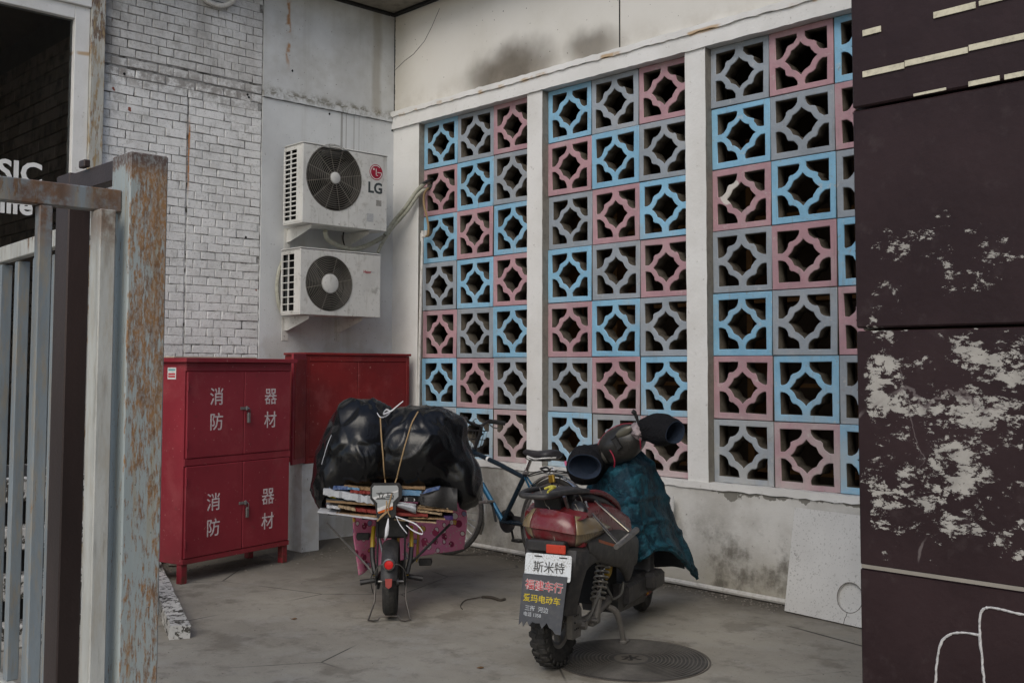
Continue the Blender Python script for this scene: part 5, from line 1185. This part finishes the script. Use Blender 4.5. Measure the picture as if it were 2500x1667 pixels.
q = MB(); q.T = B_.m; q.tube(smooth_path([(-.045,.075,.70),(-.05,.075,.735),(-.03,.075,.75),(-.012,.075,.74),(-.010,.075,.71)], 4), .005, 6); q.build('shackle', CHROME, pk)
q = MB(); q.T = B_.m; q.tube(smooth_path([(.10,.06,.735),(.03,.075,.75),(-.01,.08,.735),(.03,.07,.722),(.09,.055,.725)], 5), .0075, 7); q.tube(smooth_path([(-.03,.07,.65),(-.02,.06,.56),(-.03,.055,.46)], 4), .009, 7); q.build('lock_chain', DARK, pk)

# ---------------------------------------------------------------- scooter
SO = (4.02,-2.03); S_ = Fr(SO, 111)
sc_ = thing('motor_scooter', 'dusty dark red and black electric scooter with white number plate', 'scooter', (*SO,0), R(111))
def stb(name, pts, r, mat, parent=sc_, n=10, k=0): return tb(name, pts, r, mat, parent, S_, n, k)
def slb(name, c, sz, mat, parent=sc_, bev=.006, rot=None): return lb(name, c, sz, mat, parent, S_, bev, rot)
w = wheel(sc_, S_, (0,0,.222), .218, .049, .098, RUBBER, ALU, 0, True)
q = MB(); X = S_.m @ M.Translation(V((0,0,.222))) @ M.Rotation(PI/2, 4, 'X')
for k in range(26):
    a = 2*PI*k/26
    for s_, o_ in ((.021,0),(-.021,PI/26)):
        q.T = X @ M.Rotation(a+o_, 4, 'Z'); q.box((.2155,0,s_), (.010,.030,.034), M.Rotation(s_*12, 3, 'X'), .003)
        q.box((.199,0,s_*2.05), (.022,.022,.010), None, .003)
q.T = M.Identity(4); o = q.build('tread', RUBBER, w); o['kind'] = 'stuff'
wheel(sc_, S_, (1.33,0,.218), .218, .046, .092, RUBBER, SBLACK, 0, True, 8)
# rear swing arm, caliper, shock, stand
stb('swing_arm', [(.0,-.088,.222),(.18,-.10,.20),(.50,-.09,.235)], [.026,.022,.024], ALU, k=3); stb('swing_arm', [(.0,.088,.222),(.50,.09,.235)], .02, ALU)
q = MB(); q.prism([(-.055,-.075),(.045,-.078),(.060,-.02),(.056,.055),(.03,.075),(-.045,.075),(-.062,.05),(-.064,-.055)], frame(S_(.022,-.078,.222), S_(1,0,0)-S_(0,0,0), V((0,0,1))), .030); cal = q.build('motor_cover', ALU, sc_)
for i in range(3):
    for k in range(3): 
        if (i, k) != (1, 1): q = MB(); q.ball(S_(-.012+.020*i,-.109,.255-.032*k), (.005,.003,.005), None, 1); q.build('vent_hole', CAVITY, cal)
stb('axle_nut', [(.075,-.085,.195),(.075,-.135,.195)], .022, STEEL, n=6); stb('axle_bolt', [(.19,-.10,.195),(.19,-.15,.195)], .012, STEEL, n=8)
a, b = V((.370,-.118,.470)), V((.222,-.118,.180)); ax = (b-a).normalized(); 
stb('shock_rod', [a, a.lerp(b, .65)], .012, CHROME); stb('shock_body', [a.lerp(b, .60), b], .024, ALU); 
u1 = ax.cross(V((0,1,0))).normalized(); u2 = ax.cross(u1); pts = []
for k in range(113):
    t = k/112; p = a.lerp(b, .02+.66*t); an = t*2*PI*8; pts.append(p+u1*.034*math.cos(an)+u2*.034*math.sin(an))
stb('shock_spring', pts, .0058, SPRINGM, n=6)
slb('shock_mount', (.24,-.112,.19), (.10,.035,.055), ALU); stb('brake_hose', [(.36,-.12,.36),(.27,-.135,.33),(.16,-.13,.24),(.10,-.12,.205)], .006, simple('grey_hose', (.17,.165,.15), .7), n=7, k=5); stb('brake_hose', [(.36,-.12,.36),(.44,-.13,.27),(.50,-.12,.24),(.60,-.13,.25),(.66,-.12,.30)], .006, simple('grey_hose', (.17,.165,.15), .7), n=7, k=5)
stb('kickstand', [(.47,-.10,.205),(.50,-.135,.175),(.535,-.15,.09),(.560,-.155,.008)], [.016,.018,.014,.016], ALU, k=4); slb('stand_foot', (.566,-.158,.010), (.06,.04,.018), ALU)
# rear mudguard, flap, plate
q = MB(); rows = []
for x, y0, y1, z in ((-.12,.09,-.135,.63),(-.215,.055,-.20,.605),(-.245,.035,-.205,.54),(-.262,.025,-.185,.46),(-.262,.02,-.165,.38),(-.25,.02,-.15,.31)):
    rows.append([S_(x+.02,y0+.02,z-.004),S_(x,y0,z),S_(x,y1,z),S_(x+.03,y1-.02,z-.004),S_(x+.09,y1-.028,z-.012),S_(x+.03,(y0+y1)/2,z-.008),S_(x+.07,y0+.025,z-.012)])
q.rings(rows); q.build('rear_mudguard', SBLACK, sc_)
zig = [(.035,.268),(.02,.285),(.012,.262),(-.005,.290),(-.018,.268),(-.032,.288),(-.05,.283),(-.07,.285),(-.082,.262),(-.105,.290),(-.118,.270),(-.135,.262),(-.15,.245),(-.176,.243)]
top_ = [(-.192,.50),(.030,.50)]
q = MB(); X = M(((0,0,-1,-.306),(-1,0,0,0),(0,1,0,0),(0,0,0,1))); tilt = M.Translation(V((-.306,0,.50))) @ M.Rotation(R(9.5), 4, 'Y') @ M.Translation(V((.306,0,-.50)))
SX_ = S_.m @ tilt; q.prism([(-a_, b_) for a_, b_ in zig+top_], SX_ @ X, .004); fl = q.build('mud_flap', FLAPM, sc_)
XT = SX_ @ X @ M.Translation(V((0,0,.0045)))
text('lettering', '福建车行', WHITEVIN, fl, XT @ M.Translation(V((.080,.447,0))) @ M.Rotation(R(-2), 4, 'Z'), .0475, .0014, ext=.0003)
text('lettering', '福建车行', REDINK, fl, XT @ M.Translation(V((.080,.447,.0008))) @ M.Rotation(R(-2), 4, 'Z'), .0475, .0002, ext=.0003)
text('lettering', '爱玛电动车', YELINK, fl, XT @ M.Translation(V((.073,.388,0))) @ M.Rotation(R(-2), 4, 'Z'), .0375, .0004, ext=.0003)
text('lettering', '三街  河边', GREYINK, fl, XT @ M.Translation(V((.050,.344,0))) @ M.Rotation(R(-2), 4, 'Z'), .026, .0003, ext=.0003)
text('lettering', '电话 1358', GREYINK, fl, XT @ M.Translation(V((.030,.318,0))) @ M.Rotation(R(-2), 4, 'Z'), .021, .0002, ext=.0003)
pt = M.Translation(V((-.283,0,.60))) @ M.Rotation(R(10), 4, 'Y') @ M.Translation(V((.306,0,-.60)))
def rrect(x0, x1, y0, y1, r, n=4):
    o_ = []
    for cx, cy, a0 in ((x1-r,y1-r,0),(x0+r,y1-r,90),(x0+r,y0+r,180),(x1-r,y0+r,270)):
        for k in range(n+1): a_ = R(a0+90*k/n); o_.append((cx+r*math.cos(a_), cy+r*math.sin(a_)))
    return o_
XP = S_.m @ pt @ X
PLM = MT('dirty_number_plate', .5, 0, .4); c_ = PLM.mix(PLM.times(PLM.step(PLM.noise(130, 5, .7), .50, .60), PLM.step(PLM.noise(14, 3), .38, .55), .7), (.66,.69,.71), (.27,.255,.22)); PLM.col(c_)
q = MB(); q.prism(rrect(-.026,.206,.474,.592,.010), XP, .003); np_ = q.build('number_plate', PLM.m, sc_)
XQ = XP @ M.Translation(V((.096,.531,.0036)))
text('lettering', '斯米特', BLACKINK, np_, XQ @ M.Translation(V((0,-.002,0))), .053, .0005, ext=.0003)
for x0 in (-.077, .048):
    q = MB(); q.prism(rrect(x0,x0+.040,.046,.0515,.0025,2), XQ, .0006); q.build('slot', CAVITY, np_)
q = MB(); q.prism([(-.115,-.040),(.108,-.040),(.108,-.0385),(-.115,-.0385)], XQ, .0004); q.build('rule_line', GREYINK, np_)
q = MB(); q.T = S_.m; q.box((-.258,-.114,.612), (.012,.098,.042), None, .004); q.build('reflector', REFL, sc_)
slb('tail_underside', (-.16,-.06,.622), (.20,.19,.05), SBLACK)
# tail lamp: centre red lens and wrapped clear lenses
def loft(name, secs, mat, parent=sc_, sm=50):
    q = MB(); q.rings([S_.many(s_) for s_ in secs]); return q.build(name, mat, parent, sm)
LC = [(-.04,.118,.712,.664),(-.13,.100,.748,.652),(-.195,.055,.768,.642),(-.222,.005,.774,.638),(-.230,-.08,.772,.632),(-.226,-.155,.760,.625),(-.200,-.200,.746,.621),(-.12,-.212,.738,.622),(.0,-.210,.722,.624),(.14,-.200,.695,.630),(.27,-.182,.658,.640)]
LP = smooth_path([(a, b, c_) for a, b, c_, d_ in LC], 5); LQ = smooth_path([(a, b, d_) for a, b, c_, d_ in LC], 5)
LG = []
for p_, q_ in zip(LP, LQ):
    cx = V((.02,-.05,0)); d_ = V((p_.x,p_.y,0))-cx; d_.normalize(); row = []
    for f, o_, zf in ((0,-.075,0.0),(.0,-.030,-.01),(.12,-.004,.14),(.30,.010,.34),(.52,.014,.54),(.56,.002,.58),(.80,-.006,.80),(1,-.022,1.0)):
        row.append(S_(p_.x+d_.x*o_, p_.y+d_.y*o_, p_.z+(q_.z-p_.z)*max(zf,0)+(.010 if zf < 0 else 0)))
    LG.append(row)
for nm_, a_, b_, m_ in (('side_lens',0,13,LENSC),('tail_lens',13,29,LENSR),('side_lens',29,51,LENSC)):
    q = MB(); q.sheet(LG[a_:b_+1]); q.build(nm_, m_, sc_, 50, .005)
for k in range(7):
    q = MB(); p_ = LG[33+k][3]; p2_ = LG[33+k][6]; q.beam(p_, p2_, .003, .006); q.build('lens_rib', simple('amber_rib', (.42,.29,.12), .3), sc_)
slb('bulb_holder', (-.08,-.19,.685), (.12,.03,.05), simple('amber_bulb', (.42,.27,.09), .3, .3))
# shells
def loft2(name, secs, mat, parent=sc_, sm=60):
    cols = [smooth_path(c_, 5) for c_ in zip(*secs)]; fine = [smooth_path(r_, 4, True) for r_ in zip(*cols)]; return loft(name, fine, mat, parent, sm)
loft2('tail_shell', [[(-.19,.03,.765),(-.10,.115,.75),(-.10,.11,.64),(-.17,.03,.63),(-.17,-.19,.615),(-.05,-.19,.62),(-.05,-.195,.745),(-.19,-.20,.742)],[(.05,.10,.785),(.10,.145,.76),(.12,.14,.62),(.05,.05,.60),(.05,-.12,.60),(.12,-.15,.62),(.10,-.175,.735),(.05,-.12,.785)],[(.40,.11,.755),(.42,.16,.70),(.42,.15,.52),(.40,.05,.50),(.40,-.08,.50),(.42,-.155,.52),(.42,-.165,.68),(.40,-.11,.755)],[(.70,.10,.66),(.72,.14,.62),(.72,.14,.42),(.70,.05,.40),(.70,-.05,.40),(.72,-.14,.42),(.72,-.145,.60),(.70,-.10,.66)]], SREDBODY)
loft2('side_cover', [[(-.05,-.165,.622),(-.05,-.190,.620),(-.02,-.185,.565),(-.02,-.150,.56)],[(.15,-.155,.615),(.15,-.190,.612),(.17,-.180,.50),(.17,-.14,.50)],[(.45,-.150,.60),(.45,-.184,.585),(.48,-.170,.43),(.48,-.13,.43)],[(.80,-.135,.52),(.80,-.160,.50),(.80,-.150,.38),(.80,-.12,.38)]], SBLACK)
q = MB(); q.T = S_.m; q.rings([[(.10,-.1925,.612),(.10,-.1925,.598),(.10,-.188,.598),(.10,-.188,.612)],[(.36,-.1885,.548),(.36,-.1885,.534),(.36,-.18,.534),(.36,-.18,.548)]]); q.build('orange_stripe', ORANGE, sc_)
slb('grey_badge', (.415,-.182,.548), (.04,.006,.018), simple('badge_grey', (.35,.36,.36), .4, .5), bev=.001)
loft2('arch_panel', [[(-.10,-.15,.60),(-.10,-.185,.59),(-.14,-.18,.45),(-.14,-.15,.45)],[(.05,-.15,.58),(.05,-.182,.56),(.06,-.175,.50),(.06,-.15,.50)],[(.25,-.15,.55),(.25,-.178,.53),(.27,-.168,.475),(.27,-.14,.475)],[(.50,-.145,.50),(.50,-.172,.48),(.50,-.158,.415),(.50,-.13,.415)],[(.64,-.14,.47),(.64,-.165,.45),(.62,-.155,.365),(.62,-.12,.365)],[(.76,-.13,.43),(.76,-.155,.41),(.70,-.145,.31),(.70,-.11,.31)]], simple('dusty_grey_panel', (.060,.057,.055), .6, 0, .3, .6, (.13,.12,.105), 10))
q = MB(); q.ball(S_(.52,-.04,.40), (.07,.06,.085), None, 3); q.build('yellow_tank', simple('dirty_yellow', (.42,.25,.01), .4, 0, .3), sc_)
slb('battery_case', (.52,.02,.36), (.30,.20,.26), CAVITY); slb('footboard', (.90,0,.22), (.44,.27,.14), SBLACK, bev=.03)
loft('belly', [[(.60,.12,.30),(.60,-.12,.30),(.62,-.10,.14),(.62,.10,.14)],[(1.05,.13,.24),(1.05,-.13,.24),(1.05,-.11,.12),(1.05,.11,.12)]], SBLACK)
loft2('leg_shield', [[(1.06,.12,.16),(1.10,.12,.16),(1.10,-.12,.16),(1.06,-.12,.16)],[(1.12,.13,.45),(1.16,.12,.45),(1.16,-.11,.45),(1.12,-.11,.45)],[(1.09,.11,.75),(1.13,.10,.75),(1.13,-.09,.75),(1.09,-.09,.75)],[(1.05,.07,.90),(1.09,.06,.90),(1.09,-.05,.90),(1.05,-.05,.90)]], SBLACK)
for s_ in (1,-1): stb('fork_leg', [(1.33,s_*.07,.218),(1.16,s_*.06,.58)], .02, STEEL)
q = MB(); rows = []
for i in range(13):
    a_ = R(20+i*11); Xg = S_.m @ M.Translation(V((1.33,0,.218))); rows.append([Xg @ V((r*math.cos(a_), y, r*math.sin(a_))) for r, y in ((.235,-.06),(.25,0),(.235,.06),(.228,.06),(.243,0),(.228,-.06))])
q.rings(rows); q.build('front_mudguard', SREDBODY, sc_)
# seat and rack
def seat_sec(x, zt_, hw, th): return [(x, hw*math.cos(a_), zt_-th/2+th/2*math.sin(a_)) for a_ in [2*PI*k/16 for k in range(16)]]
loft('seat', [seat_sec(*s_) for s_ in ((.02,.845,.10,.05),(.06,.858,.125,.075),(.18,.855,.135,.095),(.34,.825,.14,.11),(.48,.775,.14,.11),(.60,.725,.12,.11),(.68,.69,.085,.09),(.71,.675,.05,.05))], SEATM, sc_, 60)
q = MB(); P = S_.many([(.10,-.122,.838),(.20,-.132,.830),(.34,-.138,.800),(.48,-.138,.748),(.60,-.118,.698),(.68,-.083,.668)]); q.tube(smooth_path(P, 5), [.006,.013,.015,.015,.013,.006], 8); q.build('seat_red_band', SREDBODY, sc_)
stb('rear_rack', [(.12,.105,.842),(-.10,.088,.858),(-.24,.070,.856),(-.275,.035,.853),(-.275,-.045,.853),(-.24,-.085,.856),(-.10,-.105,.858),(.12,-.125,.842)], .0145, SBLACK, k=5)
q = MB(); q.rings([S_.many([(x,hw,z),(x,-hw-.015,z),(x,-hw-.015,z-.012),(x,hw,z-.012)]) for x, z, hw in ((-.20,.848,.055),(-.05,.850,.07),(.06,.846,.08))]); q.build('rack_plate', SBLACK, sc_)
for s_ in (.07,-.09): stb('rack_leg', [(-.10,s_,.84),(-.04,s_,.76)], .010, STEEL, n=7)
slb('rack_bracket', (-.02,.0,.80), (.16,.14,.07), DARK); stb('rack_bolt', [(.0,-.11,.815),(.0,-.11,.785)], .008, CHROME, n=7)
fr2 = stb('passenger_footrest', [(.052,-.14,.80),(.045,-.155,.765),(.055,-.20,.71),(.088,-.30,.594)], .0085, CHROME, k=5); stb('passenger_footrest', [(.20,-.13,.79),(.215,-.15,.765),(.225,-.19,.73),(.237,-.30,.640)], .0085, CHROME, k=5)
stb('footrest_bar', [(.040,-.302,.592),(.15,-.302,.606),(.345,-.302,.632)], [.013,.015,.0165], STEEL)
stb('string', [(-.12,.03,.875),(-.14,-.01,.80),(-.17,-.04,.79),(-.19,-.06,.76),(-.225,-.08,.70),(-.225,-.10,.63)], .0018, simple('grey_string', (.22,.20,.17), .9), n=4, k=5)
stb('string', [(-.02,-.10,.87),(.02,-.13,.82),(.0,-.15,.76),(-.05,-.17,.735),(-.07,-.16,.76),(-.06,-.13,.80)], .0018, simple('grey_string', (.22,.20,.17), .9), n=4, k=6)
q = MB(); q.tube(smooth_path(S_.many([(-.13,.0,.872),(-.12,-.03,.885),(-.10,-.045,.878),(-.12,-.02,.876),(-.14,-.05,.88),(-.13,-.02,.86),(-.14,-.025,.835)]), 4), .006, 6); solo(q, 'yellow_tie', simple('yellow_cord', (.50,.44,.07), .7), 'yellow cord tied on the black rear rack of the scooter', 'cord')
q = MB(); q.ball(S_(-.02,-.12,.765), (.07,.05,.045), None, 3); 
for v in q.bm.verts: v.co += V((mn.noise(v.co*22),mn.noise(v.co*22+V((5,0,0))),mn.noise(v.co*22+V((0,5,0)))))*.012
solo(q, 'rubber_strap', simple('crumpled_black_film', (.014,.014,.015), .35), 'crumpled black strap bundle under the scooter rear rack', 'strap', smooth=60)
# steering, instrument hood, muffs
stb('steering_column', [(1.12,0,.62),(1.00,0,1.00)], .03, SBLACK)
HC = V((3.691, -1.144, 1.017)); hx = (V((3.824, -1.099, 1.108))-V((3.566, -1.211, 0.939))).normalized(); vw = (camv-HC).normalized(); hz = vw.cross(hx); hz = hz if hz.z > 0 else -hz; hy = hx.cross(hz)
q = MB(); q.ball(HC, (.155,.10,.108), M((hx, hy, hz)).transposed(), 4)
for v in q.bm.verts: v.co += (v.co-HC).normalized()*.010*mn.noise(v.co*11)
q.build('instrument_hood', simple('black_instrument_cover', (.020,.019,.018), .3, 0, .3, .35, (.06,.057,.05), 12), sc_, 80)
q = MB(); q.tube([HC+hx*.157*math.cos(a_)+hz*.110*math.sin(a_)+vw*.012 for a_ in [R(35+8*k) for k in range(17)]], .0026, 6); q.build('red_piping', PINKRIB, sc_)
q = MB(); c_ = HC+hx*-.02+vw*.105+hz*.02; q.box(c_, (.032,.01,.07), M((hx.lerp(hz,.15).normalized(), hy, hz)).transposed(), .004); q.build('speed_dial_clip', DARK, sc_)
q = MB(); c_ = HC+hx*.05+vw*.082+hz*.055; q.ball(c_, (.055,.012,.026), M((hx, hy, hz)).transposed(), 2); q.build('dial_window', simple('dusty_dial_window', (.10,.095,.075), .15), sc_)
def muff(label, cs, opend, mats=(MUFF, MUFFIN)):
    q = MB(); rows = []; n = 22; cs2 = []
    P = [V(c[0]) for c in cs]; 
    for i, (c, r, rz, t) in enumerate(cs):
        t = V(t).normalized(); sx_ = t.cross(V((0,0,1))).normalized(); up_ = sx_.cross(t); rows.append([V(c)+sx_*r*math.cos(2*PI*k/n)+up_*rz*math.sin(2*PI*k/n) for k in range(n)])
    fine = [smooth_path(col_, 4) for col_ in zip(*rows)]; rows = [list(r_) for r_ in zip(*fine)]
    q.rings(rows, False, True)
    for v in q.bm.verts: v.co += V((mn.noise(v.co*10),mn.noise(v.co*10+V((7,0,0))),mn.noise(v.co*10+V((0,7,0)))))*.016+V((mn.noise(v.co*6),mn.noise(v.co*6+V((7,0,0))),mn.noise(v.co*6+V((0,7,0)))))*.034
    q.bm.faces.ensure_lookup_table(); nf = len(rows)-1
    for i, f in enumerate(q.bm.faces):
        if i//n >= nf-9: f.material_index = 1
    me_ = solo(q, 'handlebar_muff', list(mats), label, 'handlebar muff', 'padded muffs on the scooter handlebar', 70); return me_
tc = (camv-V((3.532, -1.273, 0.915))).normalized(); ld = (V((3.527, -1.306, 0.897))-V((3.603, -1.147, 0.987))).normalized()
muff('black padded muff on the lower left scooter grip with its mouth facing the viewer', [((3.600, -1.150, 0.987),.055,.060,ld),((3.560, -1.189, 0.954),.085,.090,ld),((3.530, -1.246, 0.918),.108,.105,ld*.6+tc*.5),((3.572, -1.317, 0.903),.112,.102,ld*.2+tc),((3.621, -1.367, 0.897),.100,.082,tc),((3.632, -1.377, 0.894),.088,.068,tc),((3.610, -1.349, 0.895),.076,.056,tc),((3.567, -1.293, 0.899),.05,.042,tc)], tc)
rd = (V((4.058, -1.085, 1.101))-V((3.834, -1.119, 1.116))).normalized(); tr = rd*.9+tc*.75
muff('black padded muff on the higher right scooter grip with its mouth to the right', [((3.814, -1.110, 1.110),.05,.058,rd),((3.857, -1.094, 1.112),.078,.082,rd),((3.916, -1.090, 1.109),.088,.086,rd),((3.992, -1.097, 1.103),.088,.084,tr),((4.041, -1.117, 1.101),.078,.076,tr),((4.053, -1.120, 1.099),.066,.066,tr),((4.027, -1.103, 1.098),.056,.058,tr),((3.979, -1.080, 1.097),.04,.042,tr)], tr)
q = MB(); q.ball((3.812, -1.140, 1.097), (.040,.045,.055), None, 3)
for v in q.bm.verts: v.co += V((mn.noise(v.co*40),mn.noise(v.co*40+V((5,0,0))),mn.noise(v.co*40+V((0,5,0)))))*.014
q.build('tape_wrap', FOIL, sc_, 20)
q = MB(); q.ball((3.633, -1.200, 0.967), (.025,.05,.06), None, 2); q.build('grip_sleeve', simple('grey_sleeve', (.075,.07,.062), .7), sc_)
q = MB(); q.tube(smooth_path([(3.681, -1.240, 0.996),(3.715, -1.245, 0.962),(3.727, -1.244, 0.926),(3.717, -1.237, 0.896)], 4), .0042, 6); q.tube(smooth_path([(3.829, -1.149, 1.066),(3.838, -1.152, 1.037),(3.825, -1.133, 0.999)], 4), .0035, 6); q.build('red_strap', PINKRIB, sc_)
q = MB(); q.tube(smooth_path([(3.821, -1.149, 1.146),(3.815, -1.158, 1.176),(3.809, -1.166, 1.200),(3.800, -1.177, 1.212)], 4), [.008]*4+[.010]*4+[.013]*4+[.010], 7); q.build('mirror_stem', DARK, sc_)
q = MB(); q.box((3.523, -1.428, 0.914), (.012,.012,.028), M.Rotation(R(-20), 3, 'Y'), .002); solo(q, 'pink_tag', simple('pink_tag', (.55,.12,.22), .7), 'small pink tag on the lower left scooter muff', 'tag')
q = MB(); q.tube(smooth_path([(3.747, -1.135, 0.224),(3.751, -1.103, 0.242),(3.755, -1.057, 0.271)], 4), .004, 5); q.tube(smooth_path([(3.755, -1.057, 0.271),(3.756, -1.038, 0.224),(3.761, -0.999, 0.165)], 4), .007, 5); solo(q, 'orange_string', simple('orange_string', (.50,.24,.015), .7), 'orange string tangled low on the front of the scooter', 'string')
q = MB(); q.ball((3.726, -0.979, 0.182), (.05,.03,.04), None, 2); q.build('red_front_lamp', LENSR, sc_)
slb('front_foot_pod', (1.10,-.15,.24), (.20,.08,.10), SBLACK, bev=.02)
# teal quilt thrown over the front
def Q(x, y): return ((1420+x/4.613)*.9408, (1080+y/4.613)*.9408)
QR = [[(3.503, -1.154, 0.863),(3.607, -1.163, 0.883),(3.675, -1.124, 0.916),(3.702, -1.069, 0.953),(3.677, -0.981, 0.980)], [(3.430, -1.150, 0.764),(3.616, -1.203, 0.783),(3.733, -1.170, 0.810),(3.765, -1.051, 0.834),(3.689, -0.810, 0.817)], [(3.417, -1.151, 0.617),(3.637, -1.213, 0.644),(3.781, -1.165, 0.664),(3.787, -1.015, 0.672),(3.633, -0.633, 0.603)], [(3.537, -1.084, 0.448),(3.714, -1.164, 0.498),(3.803, -1.130, 0.514),(3.800, -0.960, 0.526),(3.637, -0.540, 0.417)], [(3.596, -1.011, 0.324),(3.745, -1.077, 0.367),(3.834, -1.059, 0.416),(3.809, -0.866, 0.385),(3.626, -0.384, 0.139)]]
cq = cloth(QR, 16, 16, lambda u, v, p: .026*math.sin(u*9+v*2.0+2.5*mn.noise(p*3))*(.3+.7*v)+.012*mn.noise(p*9)+.006*mn.noise(p*24)-.016*max(0, 1-abs(((v*3.6+.35*mn.noise(p*3)) % 1)-.5)*8)**1.5-.014*max(0, 1-abs(((u*2.4+.2+.15*mn.noise(p*2)) % 1)-.5)*9)**1.5)
q = MB(); q.sheet(cq); qt = thing('quilted_apron', 'teal quilted windproof apron draped from the scooter handlebar', 'apron', (3.684, -0.937, 0.000)); q.build('outer_cover', QUILT, qt, 80, .02)
q = MB(); q.sheet(cloth([[(3.537, -0.933, 0.390),(3.604, -0.791, 0.398),(3.598, -0.578, 0.374),(3.588, -0.441, 0.341)], [(3.538, -0.927, 0.327),(3.601, -0.788, 0.324),(3.599, -0.571, 0.303),(3.576, -0.418, 0.271)], [(3.542, -0.919, 0.272),(3.599, -0.786, 0.263),(3.600, -0.564, 0.241),(3.574, -0.415, 0.205)]], 10, 6, lambda u, v, p: .01*mn.noise(p*8))); q.build('dark_lining', simple('black_navy_lining', (.007,.008,.013), .8), qt, 80, .006)
